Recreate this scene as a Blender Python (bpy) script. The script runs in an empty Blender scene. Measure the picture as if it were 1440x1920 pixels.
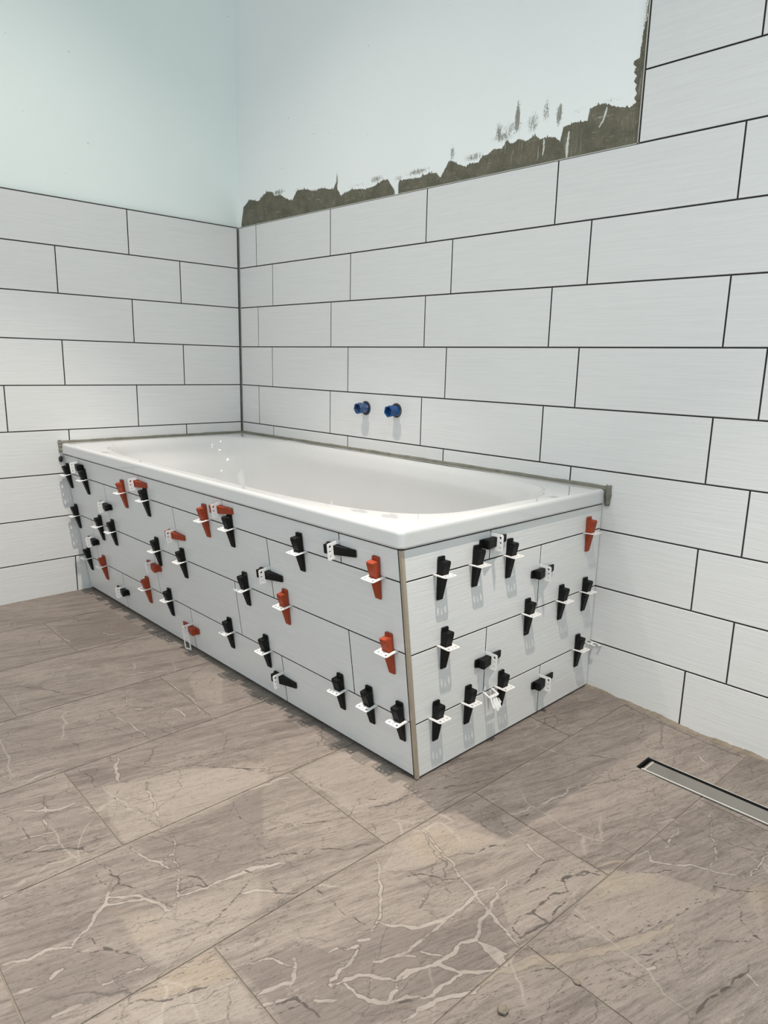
import bpy, bmesh, math, random
import numpy as np
from mathutils import Matrix, Vector

random.seed(7)
rng = np.random.default_rng(11)
SC = bpy.context.scene
COL = SC.collection

# ------------------------------------------------------------------ camera, exposure
SC.view_settings.view_transform = 'Standard'
SC.view_settings.look = 'None'
SC.view_settings.gamma = 1.0
SC.view_settings.use_curve_mapping = False
SC.view_settings.exposure = 0.0

cam_data = bpy.data.cameras.new('camera')
cam = bpy.data.objects.new('camera', cam_data)
COL.objects.link(cam)
cam_data.sensor_fit = 'AUTO'
cam_data.sensor_width = 36.0
cam_data.lens = 1323.826 * 36.0 / 1920.0
cam_data.shift_x = (720.0 - 737.264) / 1920.0
cam_data.shift_y = (966.334 - 960.0) / 1920.0
cam_data.clip_start = 0.05
cam.matrix_world = Matrix((
    (0.698403773, -0.167233555, 0.695891592, 2.592153),
    (0.715305440, 0.130656948, -0.686488813, -1.646451),
    (0.023880893, 0.977221418, 0.210874377, 0.850367),
    (0, 0, 0, 1)))
SC.camera = cam

# ------------------------------------------------------------------ world and lights
world = bpy.data.worlds.new('world')
SC.world = world
world.use_nodes = True
bgn = world.node_tree.nodes['Background']
bgn.inputs[0].default_value = (0.72, 0.86, 0.92, 1)
bgn.inputs[1].default_value = 0.3

ROOM_X, ROOM_Y, ROOM_Z = 3.4, -3.0, 2.62
LAMP = (0.86, -0.98, 2.55)


def lamp(name, kind, loc, energy, color, **kw):
    d = bpy.data.lights.new(name, kind)
    d.energy = energy
    d.color = color
    for k, v in kw.items():
        setattr(d, k, v)
    o = bpy.data.objects.new(name, d)
    o.location = loc
    COL.objects.link(o)
    return o


LAMPS = [LAMP, (2.38, -0.93, 2.55)]
for lp in LAMPS:
    lamp('downlight_beam', 'SPOT', lp, 166.0, (1.0, 0.89, 0.79), shadow_soft_size=0.014, spot_size=math.radians(63), spot_blend=0.6)
    lamp('downlight_spill', 'SPOT', lp, 30.0, (1.0, 0.91, 0.83), shadow_soft_size=0.014, spot_size=math.radians(124), spot_blend=0.8)
# daylight coming in through the window opening of the right-hand wall (behind the camera's right shoulder)
wl = lamp('window_daylight', 'AREA', (ROOM_X - 0.03, -1.35, 1.35), 13.5, (0.78, 0.95, 1.0), shape='RECTANGLE', size=1.7, size_y=1.5)
wl.rotation_euler = (0, math.radians(90), 0)
# added fill light, placed in an invented opening behind the camera
wf = lamp('front_fill', 'AREA', (1.7, ROOM_Y + 0.03, 1.08), 19.5, (0.88, 0.96, 1.0), shape='RECTANGLE', size=1.8, size_y=2.0)
wf.rotation_euler = (math.radians(90), 0, 0)


# ------------------------------------------------------------------ material helpers
class NT:
    def __init__(self, name):
        self.m = bpy.data.materials.new(name)
        self.m.use_nodes = True
        self.t = self.m.node_tree
        self.n = self.t.nodes
        self.b = self.n['Principled BSDF']

    def new(self, typ, ins=None, **props):
        nd = self.n.new(typ)
        for k, v in props.items():
            setattr(nd, k, v)
        if ins:
            for k, v in ins.items():
                s = nd.inputs[k]
                if isinstance(v, bpy.types.NodeSocket):
                    self.t.links.new(v, s)
                else:
                    s.default_value = v
        return nd

    def link(self, a, b):
        self.t.links.new(a, b)

    def math(self, op, a, b=0.0, c=None, clamp=False):
        ins = {0: a, 1: b}
        if c is not None:
            ins[2] = c
        return self.new('ShaderNodeMath', ins, operation=op, use_clamp=clamp).outputs[0]

    def mix(self, f, a, b, blend='MIX'):
        nd = self.new('ShaderNodeMix', None, data_type='RGBA', blend_type=blend)
        for idx, v in ((0, f), (6, a), (7, b)):
            if isinstance(v, bpy.types.NodeSocket):
                self.link(v, nd.inputs[idx])
            else:
                nd.inputs[idx].default_value = v if idx == 0 or len(v) == 4 else (*v, 1)
        return nd.outputs[2]

    def coord(self, kind='Object'):
        return self.new('ShaderNodeTexCoord').outputs[kind]

    def mapping(self, vec, scale=(1, 1, 1), rot=(0, 0, 0), loc=(0, 0, 0)):
        return self.new('ShaderNodeMapping', {'Vector': vec, 'Scale': scale, 'Rotation': rot, 'Location': loc}).outputs[0]

    def noise(self, vec, scale=5.0, detail=4.0, rough=0.55, dist=0.0):
        return self.new('ShaderNodeTexNoise', {'Vector': vec, 'Scale': scale, 'Detail': detail, 'Roughness': rough, 'Distortion': dist}).outputs[0]

    def ramp(self, f, a, b, lo=0.0, hi=1.0):
        return self.new('ShaderNodeMapRange', {'Value': f, 'From Min': a, 'From Max': b, 'To Min': lo, 'To Max': hi}, clamp=True).outputs[0]

    def bump(self, h, strength=0.3, dist=0.002):
        nd = self.new('ShaderNodeBump', {'Height': h, 'Strength': strength, 'Distance': dist})
        self.link(nd.outputs[0], self.b.inputs['Normal'])
        return nd

    def base(self, c):
        if isinstance(c, bpy.types.NodeSocket):
            self.link(c, self.b.inputs['Base Color'])
        else:
            self.b.inputs['Base Color'].default_value = (*c, 1)

    def set(self, **kw):
        for k, v in kw.items():
            s = self.b.inputs[k.replace('_', ' ')]
            if isinstance(v, bpy.types.NodeSocket):
                self.link(v, s)
            else:
                s.default_value = v


def simple(name, col, rough=0.5, metal=0.0, var=0.06, scale=40.0, bump=0.0):
    t = NT(name)
    v = t.noise(t.coord(), scale, 4)
    lo = tuple(c * (1 - var) for c in col)
    hi = tuple(min(1, c * (1 + var)) for c in col)
    t.base(t.mix(v, lo, hi))
    t.set(Roughness=rough, Metallic=metal)
    if bump:
        t.bump(v, bump, 0.001)
    return t.m


def tile_material(name, axis):
    """White ceramic with fine brushed linen lines running along the tile (axis 0 = x, 1 = y)."""
    t = NT(name)
    co = t.coord()
    s1 = [0, 0, 170.0]
    s1[axis] = 5.0
    s2 = [0, 0, 420.0]
    s2[axis] = 16.0
    r = t.new('ShaderNodeAttribute', attribute_name='trand').outputs['Vector']
    off = t.new('ShaderNodeVectorMath', {0: co, 1: r}, operation='ADD').outputs[0]
    warp = t.noise(off, 9.0, 2)
    sep = t.new('ShaderNodeSeparateXYZ', {0: off})
    z = t.math('ADD', sep.outputs[2], t.math('MULTIPLY', warp, 0.010))
    v = t.new('ShaderNodeCombineXYZ', {0: sep.outputs[0], 1: sep.outputs[1], 2: z}).outputs[0]
    n1 = t.noise(t.mapping(v, s1), 1.0, 3, 0.6)
    n2 = t.noise(t.mapping(v, s2), 1.0, 2, 0.5)
    h = t.math('ADD', t.math('MULTIPLY', n1, 0.7), t.math('MULTIPLY', n2, 0.3))
    rs = t.new('ShaderNodeSeparateXYZ', {0: r}).outputs[0]
    tone = t.ramp(rs, 0.0, 1.0, 0.985, 1.0)
    c = t.mix(t.ramp(h, 0.36, 0.66), (0.69, 0.69, 0.685), (0.74, 0.74, 0.735))
    smud = t.ramp(t.noise(t.mapping(co, (3, 3, 14)), 1.0, 5, 0.6), 0.62, 0.8, 0.0, 0.16)
    c = t.mix(smud, c, (0.62, 0.60, 0.56))
    c = t.mix(1.0, c, t.new('ShaderNodeCombineColor', {0: tone, 1: tone, 2: tone}).outputs[0], 'MULTIPLY')
    t.base(c)
    t.set(Roughness=0.30)
    t.b.inputs['Specular IOR Level'].default_value = 0.4
    t.bump(h, 0.28, 0.0022)
    return t.m


def plaster_material(name, col, film=False):
    t = NT(name)
    co = t.coord()
    n = t.noise(co, 2.0, 5, 0.6)
    f = t.noise(co, 260.0, 2, 0.5)
    c = t.mix(t.ramp(n, 0.3, 0.7), tuple(k * 0.97 for k in col), col)
    # thin specks of dried adhesive
    sp = t.ramp(t.noise(co, 75.0, 2, 0.5), 0.765, 0.79, 0.0, 0.5)
    c = t.mix(sp, c, (0.30, 0.29, 0.26))
    if film:
        # brushed-out film of adhesive: strength comes from the traced field on the wall, the break-up from noise
        fld = t.new('ShaderNodeAttribute', attribute_name='film').outputs['Fac']
        v = t.noise(t.mapping(co, (420, 1, 34)), 1.0, 5, 0.7)
        h = t.noise(t.mapping(co, (60, 1, 520)), 1.0, 4, 0.7)
        g = t.noise(co, 330.0, 4, 0.7)
        k = t.math('ADD', t.math('ADD', t.math('MULTIPLY', v, 0.50), t.math('MULTIPLY', h, 0.18)), t.math('MULTIPLY', g, 0.32))
        thr = t.math('ADD', k, t.math('MULTIPLY', t.math('SUBTRACT', fld, 0.5), 0.36))
        m = t.math('MULTIPLY', t.ramp(thr, 0.545, 0.60), t.ramp(fld, 0.03, 0.2))
        c = t.mix(t.math('MULTIPLY', m, 0.85), c, (0.165, 0.155, 0.118))
    t.base(c)
    t.set(Roughness=0.62)
    t.b.inputs['Specular IOR Level'].default_value = 0.3
    t.bump(f, 0.12, 0.0006)
    return t.m


def mortar_material(name, col, streak=True):
    t = NT(name)
    co = t.coord()
    n = t.noise(co, 22.0, 6, 0.65)
    c = t.mix(t.ramp(n, 0.3, 0.72), tuple(k * 0.72 for k in col), tuple(k * 1.22 for k in col))
    if streak:
        v1 = t.noise(t.mapping(co, (150, 1, 14), (0, 0.08, 0)), 1.0, 4, 0.6)
        v2 = t.noise(t.mapping(co, (16, 1, 230), (0, 0.06, 0)), 1.0, 4, 0.6)
        m = t.noise(co, 7.0, 3)
        s = t.math('MAXIMUM', t.math('MULTIPLY', t.ramp(v1, 0.60, 0.68), t.ramp(m, 0.50, 0.60)),
                   t.math('MULTIPLY', t.ramp(v2, 0.60, 0.68), t.ramp(m, 0.50, 0.42)))
        c = t.mix(t.math('MULTIPLY', s, 0.75), c, (0.50, 0.48, 0.42))
        v3 = t.noise(t.mapping(co, (330, 1, 60), (0, 0.15, 0)), 1.0, 5, 0.75)
        m3 = t.noise(co, 11.0, 3)
        c = t.mix(t.math('MULTIPLY', t.ramp(v3, 0.57, 0.64), t.ramp(m3, 0.44, 0.58, 0.1, 0.8)), c, (0.40, 0.385, 0.32))
        v4 = t.noise(t.mapping(co, (40, 1, 400), (0, 0.1, 0)), 1.0, 4, 0.7)
        c = t.mix(t.math('MULTIPLY', t.ramp(v4, 0.60, 0.66), t.ramp(m3, 0.56, 0.44, 0.0, 0.7)), c, (0.46, 0.44, 0.38))
    t.base(c)
    t.set(Roughness=0.9)
    t.bump(n, 0.6, 0.004)
    return t.m


M = {}
M['tile_x'] = tile_material('white_tile_along_x', 0)
M['tile_y'] = tile_material('white_tile_along_y', 1)
M['bed'] = simple('dark_joint_bed', (0.075, 0.070, 0.067), 0.9, var=0.25)
M['bed_brown'] = simple('brown_joint_bed', (0.035, 0.018, 0.016), 0.9, var=0.3)
M['plaster'] = plaster_material('painted_plaster', (0.84, 0.885, 0.875))
M['plaster_film'] = plaster_material('painted_plaster_smeared', (0.88, 0.905, 0.90), True)
M['plaster_left'] = plaster_material('painted_plaster_left', (0.85, 0.915, 0.895))
M['ceiling'] = simple('ceiling_paint', (0.80, 0.80, 0.78), 0.8, var=0.01)
M['mortar'] = mortar_material('tile_adhesive', (0.138, 0.128, 0.092))
M['grout'] = mortar_material('grey_grout', (0.20, 0.195, 0.160), False)
M['grout_floor'] = mortar_material('floor_edge_grout', (0.235, 0.195, 0.150), False)
M['metal'] = simple('brushed_profile', (0.62, 0.60, 0.56), 0.35, 0.9, 0.05)
M['profile'] = simple('corner_profile_metal', (0.50, 0.43, 0.34), 0.45, 0.55, 0.10, 60)
M['steel'] = simple('drain_steel', (0.46, 0.43, 0.39), 0.22, 1.0, 0.04, 30)
M['glint_edge'] = simple('drain_edge_glint', (0.95, 0.92, 0.86), 0.35, 0.5, 0.02)  # whitish base paints the lamp's reflection onto the steel edges
M['dark'] = simple('dark_channel', (0.012, 0.012, 0.012), 0.6)
M['clip'] = simple('white_plastic', (0.84, 0.83, 0.82), 0.35, var=0.02)


def wedge_material(name, col, dirt):
    t = NT(name)
    info = t.new('ShaderNodeObjectInfo').outputs['Random']
    co = t.new('ShaderNodeVectorMath', {0: t.coord(), 1: t.new('ShaderNodeCombineXYZ', {0: info, 1: info, 2: info}).outputs[0]}, operation='ADD').outputs[0]
    n = t.noise(co, 110.0, 4, 0.6)
    g = t.noise(co, 300.0, 3, 0.6)
    c = t.mix(n, tuple(k * 0.75 for k in col), tuple(min(1, k * 1.25) for k in col))
    f = t.math('MULTIPLY', t.ramp(n, 0.60, 0.68), t.ramp(g, 0.42, 0.6))
    amt = t.math('MULTIPLY', f, t.math('MULTIPLY', t.ramp(info, 0.3, 1.0), dirt))
    c = t.mix(amt, c, (0.34, 0.32, 0.26))
    t.base(c)
    t.set(Roughness=t.ramp(n, 0.2, 0.8, 0.45, 0.65))
    t.b.inputs['Specular IOR Level'].default_value = 0.22
    t.bump(g, 0.15, 0.0005)
    return t.m


M['black'] = wedge_material('black_wedge_plastic', (0.0035, 0.0035, 0.004), 0.30)
M['red'] = wedge_material('orange_red_wedge_plastic', (0.31, 0.050, 0.020), 1.0)


def enamel_material():
    t = NT('white_bath_enamel')
    co = t.coord()
    n = t.noise(co, 3.0, 4)
    c = t.mix(n, (0.595, 0.60, 0.60), (0.625, 0.63, 0.63))
    sm = t.math('MULTIPLY', t.ramp(t.noise(t.mapping(co, (30, 60, 30)), 1.0, 5, 0.6), 0.60, 0.74), t.ramp(t.noise(co, 7.0, 2), 0.50, 0.62))
    c = t.mix(t.math('MULTIPLY', sm, 0.22), c, (0.50, 0.46, 0.40))
    t.base(c)
    t.set(Roughness=0.055)
    t.b.inputs['Coat Weight'].default_value = 0.3
    t.b.inputs['Coat Roughness'].default_value = 0.03
    return t.m


M['enamel'] = enamel_material()


def plug_material(name, dirt):
    t = NT(name)
    co = t.coord()
    n = t.noise(co, 120.0, 5, 0.65)
    c = t.mix(n, (0.003, 0.035, 0.13), (0.006, 0.095, 0.30))
    c = t.mix(t.ramp(n, dirt, dirt + 0.05), c, (0.24, 0.22, 0.24))
    t.base(c)
    t.set(Roughness=0.45)
    return t.m


M['plug_dirty'] = plug_material('blue_plug_speckled', 0.52)
M['plug'] = plug_material('blue_plug_clean', 0.66)


def floor_material():
    t = NT('marbled_porcelain_floor')
    co = t.coord()

    def at(nm, out='Fac'):
        return t.new('ShaderNodeAttribute', attribute_name=nm).outputs[out]
    r = at('trand', 'Vector')
    off = t.new('ShaderNodeVectorMath', {0: co, 1: t.new('ShaderNodeVectorMath', {0: r, 1: (7.0, 7.0, 0.0)}, operation='MULTIPLY').outputs[0]}, operation='ADD').outputs[0]
    rot = (0, 0, math.radians(-74))
    flow = t.mapping(off, (1, 1, 1), rot)           # x runs along the grain
    wv = t.noise(flow, 4.0, 3)
    sep = t.new('ShaderNodeSeparateXYZ', {0: flow})
    fv = t.new('ShaderNodeCombineXYZ', {0: sep.outputs[0], 1: t.math('ADD', sep.outputs[1], t.math('MULTIPLY', wv, 0.035)), 2: 0.0}).outputs[0]
    # broad clouds and strata
    cloud = t.noise(t.mapping(fv, (2.2, 7.0, 1)), 1.0, 5, 0.6)
    strata = t.noise(t.mapping(fv, (4.0, 48.0, 1)), 1.0, 6, 0.68)
    fine = t.noise(t.mapping(fv, (22.0, 170.0, 1)), 1.0, 5, 0.7)
    grit = t.noise(fv, 260.0, 3, 0.65)
    c = t.mix(t.ramp(cloud, 0.32, 0.68), (0.180, 0.144, 0.122), (0.335, 0.274, 0.230))
    c = t.mix(t.ramp(strata, 0.42, 0.66, 0.0, 0.55), c, (0.365, 0.305, 0.260))
    c = t.mix(t.ramp(strata, 0.48, 0.34, 0.0, 0.62), c, (0.145, 0.119, 0.104))
    c = t.mix(t.ramp(fine, 0.50, 0.68, 0.0, 0.38), c, (0.42, 0.36, 0.305))
    c = t.mix(t.ramp(fine, 0.47, 0.33, 0.0, 0.68), c, (0.125, 0.100, 0.086))
    # traced tone patches
    nz = t.noise(off, 12.0, 5, 0.65)
    pl = t.ramp(t.math('ADD', at('p_light'), t.math('MULTIPLY', t.math('SUBTRACT', nz, 0.5), 0.8)), 0.42, 0.60)
    pd = t.ramp(t.math('ADD', at('p_dark'), t.math('MULTIPLY', t.math('SUBTRACT', nz, 0.5), 0.8)), 0.42, 0.60)
    py = t.ramp(at('p_ochre'), 0.2, 0.9)
    c = t.mix(t.math('MULTIPLY', pl, 0.42), c, (0.425, 0.355, 0.295))
    c = t.mix(t.math('MULTIPLY', pd, 0.45), c, (0.150, 0.120, 0.104))
    c = t.mix(t.math('MULTIPLY', py, 0.35), c, (0.44, 0.34, 0.21))
    c = t.mix(t.ramp(grit, 0.25, 0.75, 0.0, 0.30), c, (0.15, 0.12, 0.10))
    # dark pores drawn out along the grain
    d1 = t.noise(t.mapping(fv, (75, 310, 1)), 1.0, 3, 0.6)
    dm = t.noise(t.mapping(fv, (2.5, 9.0, 1)), 1.0, 3, 0.5)
    dash = t.math('MULTIPLY', t.ramp(d1, 0.615, 0.655), t.ramp(dm, 0.38, 0.62, 0.20, 1.0))
    c = t.mix(t.math('MULTIPLY', dash, 0.78), c, (0.070, 0.058, 0.050))
    d2 = t.noise(t.mapping(fv, (9, 150, 1)), 1.0, 4, 0.65)
    line = t.math('MULTIPLY', t.ramp(t.math('ABSOLUTE', t.math('SUBTRACT', d2, 0.5)), 0.012, 0.0), t.ramp(dm, 0.56, 0.44))
    c = t.mix(t.math('MULTIPLY', line, 0.62), c, (0.080, 0.066, 0.056))
    d3 = t.noise(t.mapping(fv, (3.2, 22, 1), (0, 0, 0.12)), 1.0, 5, 0.7)
    line2 = t.math('MULTIPLY', t.ramp(t.math('ABSOLUTE', t.math('SUBTRACT', d3, 0.52)), 0.0055, 0.001), t.ramp(t.noise(off, 5.0, 3), 0.46, 0.54))
    c = t.mix(t.math('MULTIPLY', line2, 0.75), c, (0.075, 0.062, 0.053))
    line3 = t.math('MULTIPLY', t.ramp(t.math('ABSOLUTE', t.math('SUBTRACT', d3, 0.44)), 0.006, 0.001), t.ramp(t.noise(off, 4.3, 3), 0.50, 0.57))
    c = t.mix(t.math('MULTIPLY', line3, 0.45), c, (0.47, 0.41, 0.35))
    # fine random crack net
    vor = t.new('ShaderNodeTexVoronoi', {'Vector': t.new('ShaderNodeVectorMath', {0: t.mapping(fv, (1.0, 1.7, 1)), 1: t.new('ShaderNodeVectorMath', {0: t.new('ShaderNodeTexNoise', {'Vector': off, 'Scale': 14.0, 'Detail': 5.0, 'Roughness': 0.65}).outputs[1], 1: (0.07, 0.07, 0.0)}, operation='MULTIPLY').outputs[0]}, operation='ADD').outputs[0], 'Scale': 6.5}, feature='DISTANCE_TO_EDGE')
    vm = t.noise(off, 3.6, 3)
    crack = t.math('MULTIPLY', t.ramp(vor.outputs['Distance'], 0.008, 0.0), t.ramp(vm, 0.45, 0.54))
    c = t.mix(t.math('MULTIPLY', crack, 0.80), c, (0.085, 0.070, 0.060))
    vor2 = t.new('ShaderNodeTexVoronoi', {'Vector': t.new('ShaderNodeVectorMath', {0: t.mapping(fv, (1.6, 1.0, 1), (0, 0, 0.5)), 1: t.new('ShaderNodeVectorMath', {0: t.new('ShaderNodeTexNoise', {'Vector': off, 'Scale': 9.0, 'Detail': 4.0}).outputs[1], 1: (0.10, 0.10, 0.0)}, operation='MULTIPLY').outputs[0]}, operation='ADD').outputs[0], 'Scale': 3.4}, feature='DISTANCE_TO_EDGE')
    vm2 = t.noise(off, 2.9, 3)
    pale = t.math('MULTIPLY', t.ramp(vor2.outputs['Distance'], 0.012, 0.0), t.ramp(vm2, 0.54, 0.60))
    c = t.mix(t.math('MULTIPLY', pale, 0.45), c, (0.47, 0.41, 0.345))
    # traced veins: distance fields in millimetres, roughened by noise
    jn = t.math('MULTIPLY', t.math('SUBTRACT', t.noise(off, 60.0, 4, 0.6), 0.5), 5.0)
    brk = t.noise(off, 26.0, 3)

    def vein(nm, soft, col, amt, c, rimcol=None):
        dd = t.math('ADD', at(nm), jn)
        if rimcol:
            rr = t.math('MULTIPLY', t.ramp(t.math('ABSOLUTE', t.math('SUBTRACT', dd, 0.8)), 1.1, 0.2), t.ramp(brk, 0.38, 0.58, 0.1, 0.75))
            c = t.mix(rr, c, rimcol)
        f = t.math('MULTIPLY', t.ramp(dd, soft, -soft), t.math('MULTIPLY', t.ramp(brk, 0.25, 0.5, amt * 0.55, amt), t.ramp(strata, 0.3, 0.5, 0.6, 1.0)))
        return t.mix(f, c, col)
    c = vein('v_beige', 0.9, (0.40, 0.32, 0.235), 0.45, c, (0.16, 0.125, 0.10))
    c = vein('v_white', 0.45, (0.455, 0.395, 0.34), 0.62, c, (0.11, 0.09, 0.075))
    c = vein('v_dark', 0.35, (0.060, 0.050, 0.042), 0.85, c)
    c = t.mix(1.0, c, (0.865, 0.895, 0.925), 'MULTIPLY')
    t.base(c)
    t.set(Roughness=t.ramp(grit, 0.2, 0.8, 0.42, 0.58))
    t.b.inputs['Specular IOR Level'].default_value = 0.35
    t.bump(t.math('ADD', t.math('MULTIPLY', grit, 0.5), t.math('MULTIPLY', dash, -1.0)), 0.10, 0.0008)
    return t.m


M['floor'] = floor_material()
M['floor_bed'] = simple('floor_joint', (0.215, 0.185, 0.152), 0.9, var=0.2)

# ------------------------------------------------------------------ traced marks, millimetres on the floor (x, y) or on the back wall (x, z)
VEIN_W=[[5,[(740,-1103), (746,-1046), (777,-976), (822,-888), (858,-816), (874,-763)], ], [5,[(736,-849), (774,-858), (819,-884)], ], [4,[(893,-942), (964,-967), (1005,-982)], ],
    [5,[(1010,-970), (1032,-952)], ], [6,[(1070,-897), (1097,-891), (1133,-896)], ], [4,[(982,-1020), (1066,-1007), (1112,-1009), (1182,-1005)], ], [5,[(542,-811), (558,-768),
    (576,-708)], ], [4,[(451,-836), (499,-817), (508,-791), (498,-772)], ], [9,[(449,-933), (481,-928)], ], [5,[(1010,-1081), (1000,-1058), (985,-1041)], ], [4,[(899,-837),
    (1024,-835), (1189,-846)], ], [4,[(275,-1051), (282,-1012), (299,-962)], ], [3,[(432,-818), (417,-782), (402,-729)], ], [4,[(1334,-1364), (1344,-1327), (1355,-1293),
    (1372,-1250)], ], [3,[(1234,-1254), (1277,-1268), (1305,-1279), (1348,-1289), (1386,-1300)], ], [4,[(1326,-1086), (1378,-1104), (1422,-1117), (1477,-1131)], ],
    [13,[(1200,-1091), (1239,-1112), (1287,-1129)], ], [3,[(1489,-1114), (1526,-1131), (1558,-1148), (1573,-1180)], ], [4,[(1558,-1148), (1602,-1162), (1656,-1192), (1696,-1218)],
    ], [9,[(1583,-1277), (1605,-1249), (1629,-1233), (1649,-1223), (1675,-1221), (1682,-1210)], ], [6,[(1597,-1285), (1615,-1254), (1629,-1233)], ], [9,[(1573,-1269), (1599,-1289),
    (1621,-1315), (1633,-1339), (1645,-1355)], ], [14,[(1647,-1355), (1626,-1397), (1612,-1443)], ], [4,[(1485,-1199), (1530,-1192), (1563,-1178), (1603,-1164)], ],
    [9,[(1672,-1144), (1678,-1106), (1681,-1075), (1693,-1046)], ], [4,[(1658,-1190), (1675,-1146)], ], [7,[(1673,-1442), (1682,-1404)], ], [16,[(1681,-1396), (1676,-1379)], ],
    [12,[(1744,-1415), (1752,-1382)], ], [8,[(1473,-1403), (1475,-1371)], ], [16,[(1162,-1267), (1155,-1225), (1160,-1189)], ], [12,[(1259,-1301), (1305,-1211)], ],
    [4,[(1311,-1213), (1351,-1204)], ], [3,[(1740,-1348), (1753,-1289)], ], [4,[(1387,-1335), (1389,-1304), (1406,-1285)], ], [5,[(1805,-892), (1845,-923), (1878,-951),
    (1915,-992), (1934,-1025)], ], [9,[(1915,-992), (1946,-970), (1977,-927), (1986,-894), (1986,-862), (1979,-825), (1993,-797)], ], [7,[(1979,-1022), (1987,-988), (1988,-935),
    (1986,-903)], ], [5,[(1810,-781), (1885,-803), (1948,-822), (2004,-841), (2068,-863)], ], [11,[(1991,-759), (2011,-827), (2022,-863), (2042,-907), (2037,-949), (2033,-973),
    (2025,-1000), (2009,-1022), (2009,-1041)], ], [14,[(2048,-906), (2070,-902), (2091,-894)], ], [22,[(2074,-908), (2100,-910)], ], [8,[(2024,-999), (2055,-973), (2082,-951),
    (2098,-921)], ], [10,[(2011,-1039), (2024,-1056), (2030,-1079), (2011,-1096), (1994,-1101), (1968,-1102)], ], [12,[(2012,-1047), (1980,-1067), (1969,-1079), (1956,-1116)], ],
    [13,[(2030,-1079), (2040,-1053), (2061,-1034)], ], [10,[(2061,-1034), (2062,-1002), (2068,-973)], ], [13,[(2064,-1084), (2069,-1046), (2083,-1006), (2098,-968)], ],
    [8,[(1935,-1049), (1945,-1072), (1944,-1092), (1953,-1119), (1962,-1118)], ], [12,[(1924,-1038), (1932,-1024)], ], [5,[(1920,-1065), (1932,-1042)], ], [5,[(1967,-1048),
    (1977,-1028), (2003,-996)], ], [4,[(2002,-984), (2028,-967)], ], [4,[(1840,-1192), (1853,-1169), (1894,-1137)], ], [12,[(1884,-1129), (1901,-1139), (1918,-1161)], ],
    [10,[(1913,-1157), (1905,-1180), (1899,-1203)], ], [8,[(1911,-1085), (1913,-1070)], ], [5,[(1958,-1150), (1979,-1128)], ], [10,[(1684,-1093), (1689,-1060), (1710,-1020)], ],
    [8,[(1487,-960), (1494,-920), (1510,-857)], ], [10,[(1720,-1116), (1739,-1086), (1753,-1074)], ], [5,[(1914,-1213), (1925,-1188), (1938,-1166)], ], [6,[(2014,-1045),
    (2025,-1000)], ], [7,[(1915,-562), (1915,-527), (1924,-474), (1916,-446), (1926,-417)], ], [5,[(1994,-835), (2024,-847), (2054,-856), (2098,-870)], ], [6,[(1962,-662),
    (2013,-673)], ], [3,[(2122,-296), (2199,-321), (2276,-347)], ], [2,[(2146,-275), (2256,-284)], ], [4,[(2127,-383), (2133,-440), (2141,-483)], ], [4,[(2151,-308), (2183,-374),
    (2210,-421), (2217,-462)], ], [5,[(2112,-533), (2122,-505), (2137,-529), (2178,-498), (2217,-470), (2271,-443)], ], [4,[(2266,-316), (2274,-381), (2274,-432), (2299,-416)], ],
    [14,[(2348,-659), (2358,-664), (2366,-669)], ], [7,[(2009,-85), (2050,-103), (2092,-129), (2114,-152)], ], [9,[(2251,-751), (2245,-763)], ], [12,[(2093,-413), (2108,-376),
    (2122,-379)], ], [22,[(2058,-905), (2088,-905)], ], [4,[(1789,-363), (1816,-355), (1843,-347)], ], [3,[(1850,-656), (1890,-646), (1969,-659)]]]
VEIN_B=[[24,[(2097,-964), (2101,-923), (2121,-877), (2152,-835), (2174,-793), (2198,-752), (2218,-696), (2232,-650)], ], [14,[(2081,-613), (2096,-576), (2110,-536)]]]
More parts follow.
